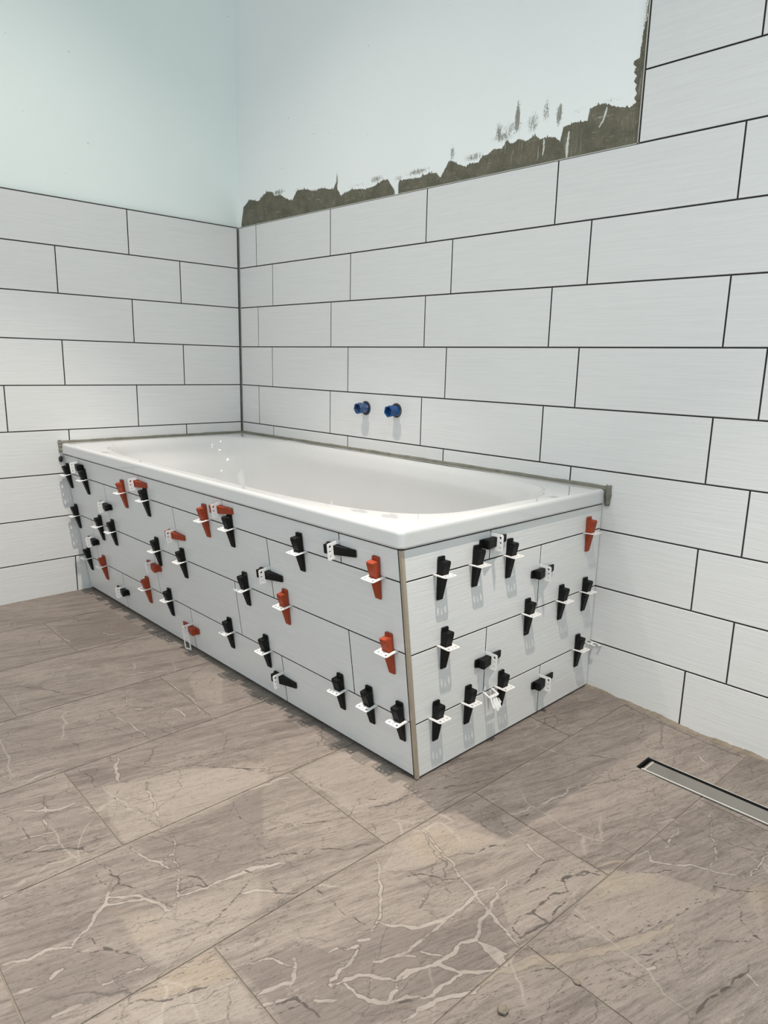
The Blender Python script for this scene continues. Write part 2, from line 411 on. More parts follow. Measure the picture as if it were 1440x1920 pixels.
VEIN_D=[[3,[(1842,-647), (1883,-636), (1907,-611), (1916,-576)], ], [3,[(1828,-365), (1874,-313), (1932,-256), (1952,-238)], ], [3,[(1923,-443), (1950,-375), (1970,-310),
    (1984,-264)], ], [3,[(1978,-193), (2002,-100)], ], [3,[(2108,-606), (2152,-560), (2181,-503)], ], [2,[(2187,-744), (2209,-677), (2235,-588), (2255,-524), (2238,-507)], ],
    [2,[(2164,-655), (2207,-673)], ], [9,[(2326,-808), (2326,-749), (2337,-707), (2342,-675), (2342,-633)], ], [2,[(2237,-767), (2261,-713), (2292,-649), (2331,-569)], ],
    [3,[(2287,-522), (2299,-548), (2342,-575)], ], [2,[(2116,-749), (2190,-738)], ], [6,[(2065,-845), (2059,-821), (2069,-797), (2067,-772), (2080,-709), (2059,-682), (2090,-623)],
    ], [6,[(2066,-793), (2098,-795), (2087,-855), (2065,-845)], ], [5,[(2100,-793), (2089,-754), (2085,-717)], ], [5,[(2022,-753), (2017,-722), (2012,-690), (2026,-649)], ],
    [6,[(2064,-683), (2072,-644), (2096,-632)], ], [4,[(2036,-708), (2058,-698), (2059,-675)], ], [4,[(2039,-770), (2041,-750), (2050,-729)], ], [2,[(2130,-905), (2140,-880),
    (2154,-859)], ], [3,[(2254,-669), (2242,-712), (2223,-750)], ], [2,[(2130,-370), (2182,-375), (2232,-362), (2274,-341)], ], [3,[(2309,-448), (2276,-482), (2241,-506)], ],
    [2,[(1408,-918), (1438,-896), (1491,-843)], ], [5,[(1687,-843), (1696,-807), (1715,-750), (1722,-693)], ], [3,[(1722,-693), (1750,-651), (1778,-595), (1805,-517)], ],
    [2,[(1672,-834), (1659,-803), (1694,-755)], ], [2,[(1797,-1050), (1815,-1110), (1844,-1176)], ], [3,[(1664,-1081), (1688,-1020), (1717,-981), (1739,-936), (1791,-849)], ],
    [3,[(1710,-1051), (1759,-1074), (1779,-1055), (1784,-1022)], ], [2,[(1676,-889), (1708,-933), (1732,-950)], ], [2,[(1611,-1023), (1630,-963), (1676,-889), (1689,-849)], ],
    [2,[(1613,-1021), (1686,-1023)], ], [2,[(1843,-1019), (1915,-1008)], ], [7,[(2034,-1073), (2045,-1059), (2057,-1034)], ], [3,[(1819,-651), (1873,-683), (1925,-671)], ],
    [4,[(1888,-806), (1919,-741), (1938,-688)], ], [4,[(1877,-888), (1895,-861), (1925,-848), (1940,-817)], ], [3,[(1790,-1022), (1845,-1016)], ], [3,[(1916,-865), (1954,-861)], ],
    [6,[(1925,-1200), (1938,-1166), (1971,-1160), (1984,-1161)], ], [3,[(1941,-1199), (1956,-1167)], ], [3,[(1135,-1307), (1136,-1262), (1141,-1220)], ], [4,[(1184,-1168),
    (1232,-1160), (1278,-1167), (1275,-1185)], ], [3,[(1291,-1125), (1315,-1079), (1315,-1017), (1348,-970), (1410,-917), (1449,-879)], ], [2,[(1407,-1192), (1368,-1168),
    (1308,-1135)], ], [2,[(1285,-1023), (1315,-952), (1375,-828)], ], [5,[(1378,-1376), (1382,-1348), (1404,-1309), (1438,-1265), (1441,-1210)], ], [4,[(1390,-1380), (1386,-1361),
    (1397,-1338)], ], [3,[(1435,-1261), (1458,-1257), (1455,-1202)], ], [3,[(1428,-1390), (1432,-1334), (1446,-1277)], ], [3,[(1486,-1255), (1526,-1271), (1567,-1264)], ],
    [4,[(1499,-1254), (1551,-1244), (1592,-1237), (1647,-1219), (1679,-1208)], ], [3,[(1583,-1271), (1557,-1244)], ], [4,[(1649,-1187), (1670,-1146), (1644,-1145), (1617,-1165)],
    ], [3,[(1564,-1149), (1602,-1162), (1649,-1188)], ], [5,[(1748,-1194), (1742,-1168), (1733,-1143), (1721,-1115), (1706,-1088)], ], [2,[(1655,-1356), (1681,-1323), (1723,-1292),
    (1748,-1289), (1779,-1277)], ], [4,[(1787,-1345), (1819,-1302), (1830,-1273), (1839,-1250), (1855,-1206)], ], [2,[(1232,-1335), (1296,-1322), (1330,-1331)], ],
    [2,[(1308,-1316), (1387,-1335)], ], [2,[(1497,-990), (1659,-1023)], ], [3,[(1665,-1080), (1695,-1073)], ], [2,[(1624,-1054), (1663,-1082)], ], [3,[(1650,-1327), (1705,-1311),
    (1710,-1297)], ], [3,[(1784,-1331), (1793,-1295), (1796,-1296)], ], [2,[(874,-1233), (882,-1168), (884,-1058), (886,-1004)], ], [2,[(971,-1091), (1017,-1083), (1100,-1034),
    (1175,-1002)], ], [3,[(885,-938), (890,-876), (897,-840)], ], [2,[(1032,-839), (997,-798), (945,-740)], ], [2,[(72,-836), (118,-821), (78,-790)], ], [4,[(665,-1174),
    (681,-1145), (725,-1117), (762,-1091), (820,-1065), (861,-1026), (864,-962)], ], [3,[(962,-1043), (984,-982), (1060,-896)], ], [2,[(807,-1169), (866,-1151)], ],
    [2,[(313,-1075), (296,-1017)]]]
PATCH={'L':[[1,[(1282,-1154), (1334,-1006), (1443,-875), (1494,-909), (1489,-1126), (1480,-1200), (1399,-1192)], ], [0.6,[(1642,-1236), (1675,-1146), (1695,-1047), (1783,-1107),
    (1786,-1204), (1781,-1275), (1717,-1289), (1622,-1287)], ], [1,[(1496,-837), (1505,-695), (1693,-680), (1715,-750), (1687,-843)], ], [1.3,[(2090,-623), (2159,-552),
    (2255,-524), (2209,-677), (2178,-754), (2120,-784)], ], [0.5,[(625,-1163), (621,-1001), (725,-849), (874,-763), (740,-1103)], ], [0.9,[(1806,-840), (1800,-760), (1872,-710),
    (1931,-680), (1950,-705), (1880,-845), (1841,-915)], ], [0.7,[(1854,-1206), (1830,-1273), (1788,-1345), (1824,-1348), (1945,-1218), (1919,-1206)], ], [0.9,[(2021,-762),
    (2032,-625), (2090,-623), (2100,-793), (2081,-862), (2015,-810)], ], [0.6,[(2273,-474), (2302,-427), (2353,-581), (2335,-571)], ], [0.8,[(914,-775), (964,-688), (1139,-795),
    (1060,-833)]]],'D':[[1,[(1842,-1193), (1861,-1109), (1912,-1079), (1920,-997), (1981,-931), (2000,-910), (2013,-838), (2066,-860), (2098,-902), (2091,-975), (2064,-1084),
    (1963,-1199)], ], [0.5,[(1428,-1390), (1508,-1251), (1621,-1315), (1643,-1354), (1600,-1439)], ], [0.9,[(1618,-1444), (1655,-1356), (1723,-1292), (1777,-1279), (1751,-1404),
    (1727,-1449)], ], [0.7,[(320,-927), (289,-718), (571,-698), (555,-942)], ], [0.6,[(1186,-1180), (1202,-1100), (1282,-1135), (1288,-1171)], ], [0.5,[(2093,-208), (2231,-210),
    (2268,-322), (2129,-293)], ], [0.6,[(1483,-1201), (1492,-1106), (1494,-909), (1687,-1042), (1668,-1142), (1563,-1178)], ], [0.4,[(730,-1072), (895,-857), (1174,-875),
    (1180,-997), (1008,-1083)], ], [0.5,[(1820,-729), (1845,-564), (1925,-671), (1877,-688)]]],'Y':[[1,[(1790,-1205), (1854,-1206), (1830,-1273), (1793,-1334), (1781,-1275)], ],
    [0.5,[(1603,-1279), (1680,-1224), (1737,-1267), (1697,-1291)], ], [0.6,[(1806,-840), (1800,-760), (1872,-710), (1931,-680), (1880,-845)], ], [0.7,[(2090,-623), (2159,-552),
    (2180,-580), (2113,-713)], ], [0.6,[(2273,-474), (2302,-427), (2338,-536)]]]}
MORT_1=[(11,1381), (26,1440), (69,1462), (128,1448), (151,1457), (186,1474), (219,1469), (241,1451), (274,1452), (316,1429), (348,1422), (379,1452), (429,1448), (483,1434),
    (517,1438), (582,1426), (600,1450), (604,1422), (623,1398), (645,1406), (680,1412), (747,1402), (796,1407), (812,1413), (851,1417), (871,1394), (884,1377)]
MORT_2=[(902,1404), (928,1405), (979,1400), (1028,1406), (1056,1404), (1077,1387), (1089,1404), (1108,1426), (1128,1420), (1113,1428), (1148,1410), (1173,1400), (1186,1408),
    (1218,1404), (1231,1419), (1249,1420), (1269,1429), (1299,1426), (1313,1444), (1331,1431), (1352,1440), (1377,1430), (1406,1439), (1419,1427), (1437,1428), (1468,1422),
    (1483,1409), (1490,1443), (1522,1445), (1558,1443), (1562,1467), (1585,1473), (1601,1472), (1621,1462), (1645,1454), (1670,1449), (1682,1456)]
MORT_3=[(1693,1663), (1692,1654), (1691,1648), (1694,1631), (1689,1611), (1686,1594), (1685,1577), (1683,1563), (1684,1550), (1669,1546), (1669,1539), (1676,1533), (1672,1522),
    (1679,1513), (1674,1502), (1681,1495), (1679,1485), (1684,1475), (1678,1467), (1683,1458)]

# ------------------------------------------------------------------ object helpers
def link(name, me, mats=(), parent=None):
    for m in mats:
        me.materials.append(m)
    o = bpy.data.objects.new(name, me)
    COL.objects.link(o)
    if parent:
        o.parent = parent
    return o


def from_bm(name, bm, mats=(), parent=None, smooth=False):
    bmesh.ops.recalc_face_normals(bm, faces=bm.faces)
    me = bpy.data.meshes.new(name)
    bm.to_mesh(me)
    bm.free()
    if smooth:
        me.shade_smooth()
    return link(name, me, mats, parent)


def tag(o, label=None, cat=None, group=None, kind=None):
    if label:
        o['label'] = label
    if cat:
        o['category'] = cat
    if group:
        o['group'] = group
    if kind:
        o['kind'] = kind
    return o


def struct(o):
    o['kind'] = 'structure'
    return o


def box(bm, a, b, mat=0, bevel=0.0):
    (x0, y0, z0), (x1, y1, z1) = a, b
    vs = [bm.verts.new(p) for p in ((x0, y0, z0), (x1, y0, z0), (x1, y1, z0), (x0, y1, z0), (x0, y0, z1), (x1, y0, z1), (x1, y1, z1), (x0, y1, z1))]
    fs = [bm.faces.new([vs[i] for i in q]) for q in ((0, 3, 2, 1), (4, 5, 6, 7), (0, 1, 5, 4), (1, 2, 6, 5), (2, 3, 7, 6), (3, 0, 4, 7))]
    for f in fs:
        f.material_index = mat
    if bevel:
        es = list({e for f in fs for e in f.edges})
        r = bmesh.ops.bevel(bm, geom=es, offset=bevel, segments=2, affect='EDGES', profile=0.6)
        for f in r['faces']:
            f.material_index = mat
    return fs


def extrude_outline(bm, pts, place, depth0, depth1, mat=0):
    """pts: 2D outline; place(u, v, d) -> 3D. Closed prism."""
    a = [bm.verts.new(place(u, v, depth0)) for u, v in pts]
    b = [bm.verts.new(place(u, v, depth1)) for u, v in pts]
    n = len(pts)
    fs = [bm.faces.new(a), bm.faces.new(list(reversed(b)))]
    for i in range(n):
        j = (i + 1) % n
        fs.append(bm.faces.new((a[j], a[i], b[i], b[j])))
    for f in fs:
        f.material_index = mat
    return fs


def tile_slabs(bm, cells, place, thick, mat, lay, ch=0.0009):
    """cells: (u0,u1,v0,v1) with joint gaps already removed; place(u,v,d): d outwards from the bed plane."""
    for (u0, u1, v0, v1) in cells:
        if u1 - u0 < 0.003 or v1 - v0 < 0.003:
            continue
        ra = (random.random(), random.random(), random.random())
        rings = []
        for ins, d in ((0, 0), (0, thick - ch), (ch, thick)):
            rings.append([bm.verts.new(place(u, v, d)) for u, v in ((u0 + ins, v0 + ins), (u1 - ins, v0 + ins), (u1 - ins, v1 - ins), (u0 + ins, v1 - ins))])
        for rg in rings:
            for v in rg:
                v[lay] = ra
        fs = [bm.faces.new(rings[2])]
        for k in range(2):
            for i in range(4):
                j = (i + 1) % 4
                fs.append(bm.faces.new((rings[k][i], rings[k][j], rings[k + 1][j], rings[k + 1][i])))
        for q_, f in enumerate(fs):
            f.material_index = 1 if 1 <= q_ <= 4 else mat      # dark biscuit on the sides, glaze on the face


def row_cells(joints, u_lo, u_hi, v0, v1, gap):
    js = [u_lo] + sorted(j for j in joints if u_lo + 0.004 < j < u_hi - 0.004) + [u_hi]
    out = []
    for i in range(len(js) - 1):
        a = js[i] + (gap / 2 if i > 0 else 0)
        b = js[i + 1] - (gap / 2 if i < len(js) - 2 else 0)
        out.append((a, b, v0 + gap / 2, v1 - gap / 2))
    return out


P = 0.154          # tile row pitch
Z0 = 0.593         # joint just above the bath rim
TL = 0.4549        # tile pitch along the row
GAP = 0.0036
BATH_X, BATH_Y, BATH_Z = 1.702, -0.746, 0.548
zrow = lambda k: Z0 + P * k
ZT = zrow(5)


def fz(x, y):
    """The floor falls a little towards the drain."""
    def ss(a, b, v):
        q = min(1.0, max(0.0, (v - a) / (b - a)))
        return q * q * (3 - 2 * q)
    return -0.016 * ss(1.72, 2.05, x) * ss(-1.0, -0.25, y)


# ------------------------------------------------------------------ back wall
FILM = [(.16, 1.458, .035, .012, .7), (.26, 1.462, .05, .014, .8), (.38, 1.452, .03, .012, .6), (.50, 1.440, .09, .010, .6), (.602, 1.452, .005, .030, 1.1), (.70, 1.422, .06, .010, .6), (.80, 1.425, .04, .014, .8),
        (.90, 1.412, .03, .012, .7), (.98, 1.418, .06, .012, .8), (1.12, 1.445, .012, .028, .8), (1.20, 1.422, .04, .014, .8), (1.285, 1.470, .012, .030, .9), (1.300, 1.455, .04, .018, .8), (1.345, 1.495, .008, .042, 1.15),
        (1.33, 1.470, .05, .026, .7), (1.395, 1.470, .025, .035, .75), (1.435, 1.490, .014, .040, .75), (1.475, 1.475, .010, .030, 1.0), (1.53, 1.472, .03, .012, .6), (1.62, 1.475, .05, .010, .6), (1.665, 1.56, .03, .10, .42), (1.69, 1.60, .008, .10, .8)]
bm = bmesh.new()
lay = bm.verts.layers.float.new('film')
gx = [-0.12] + [i * 0.006 for i in range(1, 285)] + [2.4, ROOM_X + 0.12]
gz = [-0.06, 0.7, ZT - .01] + [ZT + i * 0.005 for i in range(0, 90)] + [2.2, ROOM_Z]
gv = []
for x in gx:
    col_ = []
    for z in gz:
        v = bm.verts.new((x, 0.0105, z))
        f_ = 0.0
        if 0 < x < 1.71 and ZT - .001 < z < 1.82:
            for cx_, cz_, w_, h_, a_ in FILM:
                e_ = ((x - cx_) / (w_ * 1.3)) ** 2 + ((z - cz_) / (h_ * 1.2)) ** 2
                if e_ < 6:
                    f_ = max(f_, a_ * math.exp(-e_))
        v[lay] = f_
        col_.append(v)
    gv.append(col_)
for i in range(len(gx) - 1):
    for j in range(len(gz) - 1):
        bm.faces.new((gv[i][j], gv[i + 1][j], gv[i + 1][j + 1], gv[i][j + 1]))
bk_ = [bm.verts.new(p) for p in ((gx[0], 0.13, gz[0]), (gx[-1], 0.13, gz[0]), (gx[-1], 0.13, gz[-1]), (gx[0], 0.13, gz[-1]))]
bm.faces.new(bk_)
bm.faces.new([gv[i][0] for i in range(len(gx))] + [bk_[1], bk_[0]])
bm.faces.new([gv[i][-1] for i in range(len(gx))] + [bk_[2], bk_[3]])
bm.faces.new(gv[0] + [bk_[3], bk_[0]])
bm.faces.new(gv[-1] + [bk_[2], bk_[1]])
wall_back = struct(from_bm('wall_back', bm, [M['plaster_film']]))

BO = {-4: .1333, -3: .2305, -2: .1294, -1: .2271, 0: .1278, 1: .2244, 2: .1303, 3: .2324, 4: .1244}
bm = bmesh.new()
lay = bm.verts.layers.float_vector.new('trand')
pb = lambda u, v, d: (u, 0.0085 - d, v)
for k in range(-4, 5):
    js = [BO[k] + i * TL for i in range(-1, 9)]
    tile_slabs(bm, row_cells(js, 0.0065, ROOM_X, zrow(k), zrow(k + 1), GAP), pb, 0.0085, 0, lay)
for k in range(5, 13):
    z1 = min(zrow(k + 1), ROOM_Z)
    js = [(1.955 if k % 2 == 0 else 2.19) + i * TL for i in range(0, 4)]
    tile_slabs(bm, row_cells(js, 1.7065, ROOM_X, zrow(k), z1, GAP), pb, 0.0085, 0, lay)
# adhesive bed seen down in the open joints
box(bm, (0, 0.0055, -0.05), (ROOM_X, 0.0104, ZT - 0.001), 1)
box(bm, (1.7055, 0.0055, ZT - 0.001), (ROOM_X, 0.0104, ROOM_Z), 1)
o = from_bm('tile_cladding', bm, [M['tile_x'], M['bed']], wall_back)

# ------------------------------------------------------------------ left wall
bm = bmesh.new()
box(bm, (-0.13, ROOM_Y - 0.12, -0.06), (-0.0105, 0.0104, ROOM_Z), 0)
wall_left = struct(from_bm('wall_left', bm, [M['plaster_left']]))
bm = bmesh.new()
lay = bm.verts.layers.float_vector.new('trand')
pl = lambda u, v, d: (-0.0085 + d, -u, v)
LO = {-4: .7215 - TL, -3: .6, -2: .55, -1: .2573, 0: .4548 - TL, 1: .2587, 2: .4554 - TL, 3: .2599, 4: .4581 - TL}
for k in range(-4, 5):
    js = [LO[k] + i * TL for i in range(0, 8)]
    if LO[k] < 0.05:
        js = [j for j in js if j > 0.05]
    tile_slabs(bm, row_cells(js, 0.0065, -ROOM_Y, zrow(k), zrow(k + 1), GAP), pl, 0.0085, 0, lay)
box(bm, (-0.0104, ROOM_Y, -0.05), (-0.0055, 0.0, ZT - 0.001), 1)
from_bm('tile_cladding', bm, [M['tile_y'], M['bed']], wall_left)

# ------------------------------------------------------------------ other walls, ceiling (out of view, they bounce the light)
def wall_with_hole(name, lo, hi, hole_lo, hole_hi, axis):
    """A slab wall with a rectangular window opening; axis = the thin axis."""
    bmw = bmesh.new()
    h = 1 - axis
    def seg(a, b, za, zb):
        p = [0, 0, za]
        q = [0, 0, zb]
        p[axis], q[axis] = lo[axis], hi[axis]
        p[h], q[h] = a, b
        box(bmw, tuple(p), tuple(q))
    seg(lo[h], hole_lo[0], lo[2], hi[2])
    seg(hole_hi[0], hi[h], lo[2], hi[2])
    seg(hole_lo[0], hole_hi[0], lo[2], hole_lo[1])
    seg(hole_lo[0], hole_hi[0], hole_hi[1], hi[2])
    return struct(from_bm(name, bmw, [M['plaster']]))


wall_with_hole('wall_right', (ROOM_X, ROOM_Y, -0.06), (ROOM_X + 0.12, 0.0105, ROOM_Z), (-2.2, 0.6), (-0.5, 2.1), 0)
wall_with_hole('wall_front', (-0.0105, ROOM_Y - 0.12, -0.06), (ROOM_X + 0.12, ROOM_Y, ROOM_Z), (0.8, 0.06), (2.6, 2.1), 1)  # unseen wall; its opening is made up to hold the fill light
bm = bmesh.new()
box(bm, (-0.13, ROOM_Y - 0.12, ROOM_Z), (ROOM_X + 0.12, 0.13, ROOM_Z + 0.1))
struct(from_bm('ceiling', bm, [M['ceiling']]))


def window_frame(name, lo, hi, axis):
    bmw = bmesh.new()
    h = 1 - axis
    w = 0.05
    def seg(a, b, za, zb):
        p = [0, 0, za]
        q = [0, 0, zb]
        p[axis], q[axis] = lo[axis], hi[axis]
        p[h], q[h] = a, b
        box(bmw, tuple(p), tuple(q))
    a0, a1 = lo[h], hi[h]
    seg(a0, a0 + w, lo[2], hi[2])
    seg(a1 - w, a1, lo[2], hi[2])
    seg((a0 + a1) / 2 - w / 2, (a0 + a1) / 2 + w / 2, lo[2] + w, hi[2] - w)
    seg(a0 + w, a1 - w, lo[2], lo[2] + w)
    seg(a0 + w, a1 - w, hi[2] - w, hi[2])
    return struct(from_bm(name, bmw, [M['clip']]))


window_frame('window_1', (ROOM_X + 0.04, -2.2, 0.6), (ROOM_X + 0.09, -0.5, 2.1), 0)
window_frame('added_window_2', (0.8, ROOM_Y - 0.09, 0.06), (2.6, ROOM_Y - 0.04, 2.1), 1)  # made-up window round the added fill light, out of view

# downlights that the lamps belong to
for lp, wh in zip(LAMPS, ('in the ceiling above the bath', 'in the ceiling right of the bath')):
    bm = bmesh.new()
    bmesh.ops.create_cone(bm, cap_ends=True, segments=32, radius1=0.045, radius2=0.045, depth=0.008, matrix=Matrix.Translation((lp[0], lp[1], ROOM_Z - 0.004)))
    tag(from_bm('downlight', bm, [M['clip']]), 'small round white downlight ' + wh, 'lamp', 'ceiling downlights')

# ------------------------------------------------------------------ floor: tiles as real slabs, veins stored as distance fields
TH = 0.027
ct, st = math.cos(TH), math.sin(TH)
OX, OY = 1.49, -0.85


def to_world(s, t):
    # strip axis s (across), t (along); grid turned by TH
    return OX + s * ct - t * (-st) * 1.0, OY + t * ct - s * st


DRAIN = (1.970, 2.720, -0.256, -0.195)   # x0, x1, y0, y1
strips = {-5: .13, -4: -.115, -3: -.36, -2: -.007, -1: -.356, 0: 0.0, 1: .245, 2: .008, 3: -.25, 4: .1, 5: -.2, 6: .0, -6: -.2}
TPITCH = 0.59
FG = 0.0032
V, F, TR = [], [], []
nv = 0


def seg_dist(px, py, segs):
    """segs: array rows x0,y0,x1,y1,halfwidth (metres). Returns min(distance - halfwidth) in mm."""
    out = np.full(px.shape, 99.0)
    for x0, y0, x1, y1, hw in segs:
        dx, dy = x1 - x0, y1 - y0
        L2 = dx * dx + dy * dy + 1e-12
        msk = (px > min(x0, x1) - .03) & (px < max(x0, x1) + .03) & (py > min(y0, y1) - .03) & (py < max(y0, y1) + .03)
        if not msk.any():
            continue
        qx, qy = px[msk], py[msk]
        tt = np.clip(((qx - x0) * dx + (qy - y0) * dy) / L2, 0, 1)
        d = np.hypot(qx - x0 - tt * dx, qy - y0 - tt * dy)
        out[msk] = np.minimum(out[msk], (d - hw) * 1000.0)
    return out


def rough_segs(lines):
    """Midpoint-displace every polyline so that it wanders like a natural vein."""
    segs = []
    for w, pts in lines:
        w = min(w, 9 if w < 20 else 24)
        p = [np.array(q) / 1000.0 for q in pts]
        for lv in range(3):
            q = [p[0]]
            for a, b in zip(p[:-1], p[1:]):
                d = b - a
                L = float(np.hypot(*d))
                if L > 0.012:
                    nrm = np.array((-d[1], d[0])) / (L + 1e-9)
                    q.append((a + b) / 2 + nrm * rng.normal(0, 0.055 * L + 0.0004))
                q.append(b)
            p = q
        n = len(p)
        for i, (a, b) in enumerate(zip(p[:-1], p[1:])):
            e = min(1.0, 0.45 + 2.2 * min(i + 0.5, n - 1.5 - i) / n)
            segs.append((a[0], a[1], b[0], b[1], w / 2000.0 * (0.62 if w > 6 else 0.8) * e * rng.uniform(0.65, 1.2) + 0.0003))
    return segs


def patch_field(px, py, polys):
    out = np.zeros(px.shape)
    for a, pts in polys:
        p = np.array(pts, float) / 1000.0
        inside = np.zeros(px.shape, bool)
        dmin = np.full(px.shape, 9.0)
        n = len(p)
        for i in range(n):
            x0, y0 = p[i]
            x1, y1 = p[(i + 1) % n]
            c = ((y0 > py) != (y1 > py)) & (px < (x1 - x0) * (py - y0) / (y1 - y0 + 1e-12) + x0)
            inside ^= c
            dx, dy = x1 - x0, y1 - y0
            tt = np.clip(((px - x0) * dx + (py - y0) * dy) / (dx * dx + dy * dy + 1e-12), 0, 1)
            dmin = np.minimum(dmin, np.hypot(px - x0 - tt * dx, py - y0 - tt * dy))
        sd = np.where(inside, dmin, -dmin)
        out = np.maximum(out, a * np.clip(0.5 + sd / 0.024, 0, 1))
    return out


allv, allf, allr = [], [], []
base = 0
for si, t0 in strips.items():
    s0, s1 = si * 0.305 + FG / 2, (si + 1) * 0.305 - FG / 2
    for j in range(-5, 4):
        ta, tb = t0 + j * TPITCH + FG / 2, t0 + (j + 1) * TPITCH - FG / 2
        cx, cy = to_world((s0 + s1) / 2, (ta + tb) / 2)
        if cx < -0.4 or cx > ROOM_X + 0.3 or cy > 0.45 or cy < ROOM_Y - 0.4:
            continue
        vis = (cx < 2.5 and -1.75 < cy)
        hidden = cx < 1.45 and cy > -0.36
        res = 0.06 if not vis or hidden else 0.0036
        ns, nt = max(2, int((s1 - s0) / res)), max(2, int((tb - ta) / res))
        S_, T_ = np.meshgrid(np.linspace(s0, s1, ns + 1), np.linspace(ta, tb, nt + 1), indexing='ij')
        X = OX + S_ * ct + T_ * st
        Y = OY + T_ * ct - S_ * st
        X = X.ravel()
        Y = Y.ravel()
        # snap the vertices around the drain to its edge so the cut-out is clean
        dx0, dx1, dy0, dy1 = DRAIN
        if cx > 1.6 and cy > -0.7:
            near = (X > dx0 - res) & (X < dx1 + res) & (Y > dy0 - res) & (Y < dy1 + res)
            for arr, e in ((X, dx0), (X, dx1), (Y, dy0), (Y, dy1)):
                m = near & (np.abs(arr - e) < res * 0.51)
                arr[m] = e
        ring = []
        nn = (ns + 1) * (nt + 1)
        idx = np.arange(nn).reshape(ns + 1, nt + 1)
        q = np.stack([idx[:-1, :-1], idx[1:, :-1], idx[1:, 1:], idx[:-1, 1:]], -1).reshape(-1, 4)
        mx, my = X[q].mean(1), Y[q].mean(1)
        keep = ~((mx > dx0) & (mx < dx1) & (my > dy0) & (my < dy1)) & (mx > -0.01) & (my < 0.012) & (mx < ROOM_X + .02) & (my > ROOM_Y - .02)
        allv.append(np.stack([X, Y, np.zeros(nn)], 1))
        allf.append(q[keep] + base)
        rv = rng.random(3)
        allr.append(np.tile(rv, (nn, 1)))
        base += nn
        # short side walls of the slab
        bd = np.concatenate([idx[:, 0], idx[-1, 1:], idx[::-1, -1][1:], idx[0, ::-1][1:]])
        low = np.stack([X[bd], Y[bd], np.full(len(bd), -0.004)], 1)
        allv.append(low)
        allr.append(np.tile(rv, (len(bd), 1)))
        nb = len(bd)
        f2 = []
        off = base - nn
        for i in range(nb - 1):
            xx, yy = X[bd[i]], Y[bd[i]]
            if -0.02 < xx < ROOM_X + .05 and yy < 0.02 and not (dx0 - .001 < xx < dx1 + .001 and dy0 - .001 < yy < dy1 + .001):
                f2.append((bd[i] + off, bd[i + 1] + off, base + i + 1, base + i))
        if f2:
            allf.append(np.array(f2))
        base += nb
VV = np.concatenate(allv)
FF = np.concatenate(allf)
RR = np.concatenate(allr)
px, py = VV[:, 0], VV[:, 1]


def ssn(a, b, v):
    q = np.clip((v - a) / (b - a), 0, 1)
    return q * q * (3 - 2 * q)


VV[:, 2] += -0.016 * ssn(1.72, 2.05, px) * ssn(-1.0, -0.25, py)
me = bpy.data.meshes.new('floor')
me.from_pydata(VV.tolist(), [], FF.tolist())
fields = {'v_white': seg_dist(px, py, rough_segs(VEIN_W)), 'v_beige': seg_dist(px, py, rough_segs(VEIN_B)),
          'v_dark': seg_dist(px, py, rough_segs([[w_ * 0.66 + 0.5, p_] for w_, p_ in VEIN_D])), 'p_light': patch_field(px, py, PATCH['L']),
          'p_dark': patch_field(px, py, PATCH['D']), 'p_ochre': patch_field(px, py, PATCH['Y'])}
for k_, a_ in fields.items():
    at = me.attributes.new(k_, 'FLOAT', 'POINT')
    at.data.foreach_set('value', a_.astype(np.float32))
at = me.attributes.new('trand', 'FLOAT_VECTOR', 'POINT')
at.data.foreach_set('vector', RR.astype(np.float32).ravel())
me.update()
floor = struct(link('floor', me, [M['floor']]))
# adhesive bed under the tiles, seen in the joints; it leaves out the drain slot
bm = bmesh.new()
gx = [-0.0, 0.6, 1.2, 1.7, 1.78, 1.84, 1.9, DRAIN[0], 2.05, 2.3, 2.55, DRAIN[1], 3.0, ROOM_X]
gy = [ROOM_Y, -2.0, -1.2, -1.0, -.9, -.8, -.7, -.6, -.5, -.4, -.32, DRAIN[2], DRAIN[3], -.1, 0.0]
gv = [[bm.verts.new((x, y, fz(x, y) - 0.0014)) for y in gy] for x in gx]
for i in range(len(gx) - 1):
    for j in range(len(gy) - 1):
        if gx[i] >= DRAIN[0] - 1e-6 and gx[i + 1] <= DRAIN[1] + 1e-6 and abs(gy[j] - DRAIN[2]) < 1e-6:
            continue
        bm.faces.new((gv[i][j], gv[i + 1][j], gv[i + 1][j + 1], gv[i][j + 1]))
from_bm('joint_bed', bm, [M['floor_bed']], floor)
bm = bmesh.new()
box(bm, (-0.13, ROOM_Y - 0.12, -0.20), (ROOM_X + 0.12, 0.13, -0.085))
from_bm('screed', bm, [M['floor_bed']], floor)

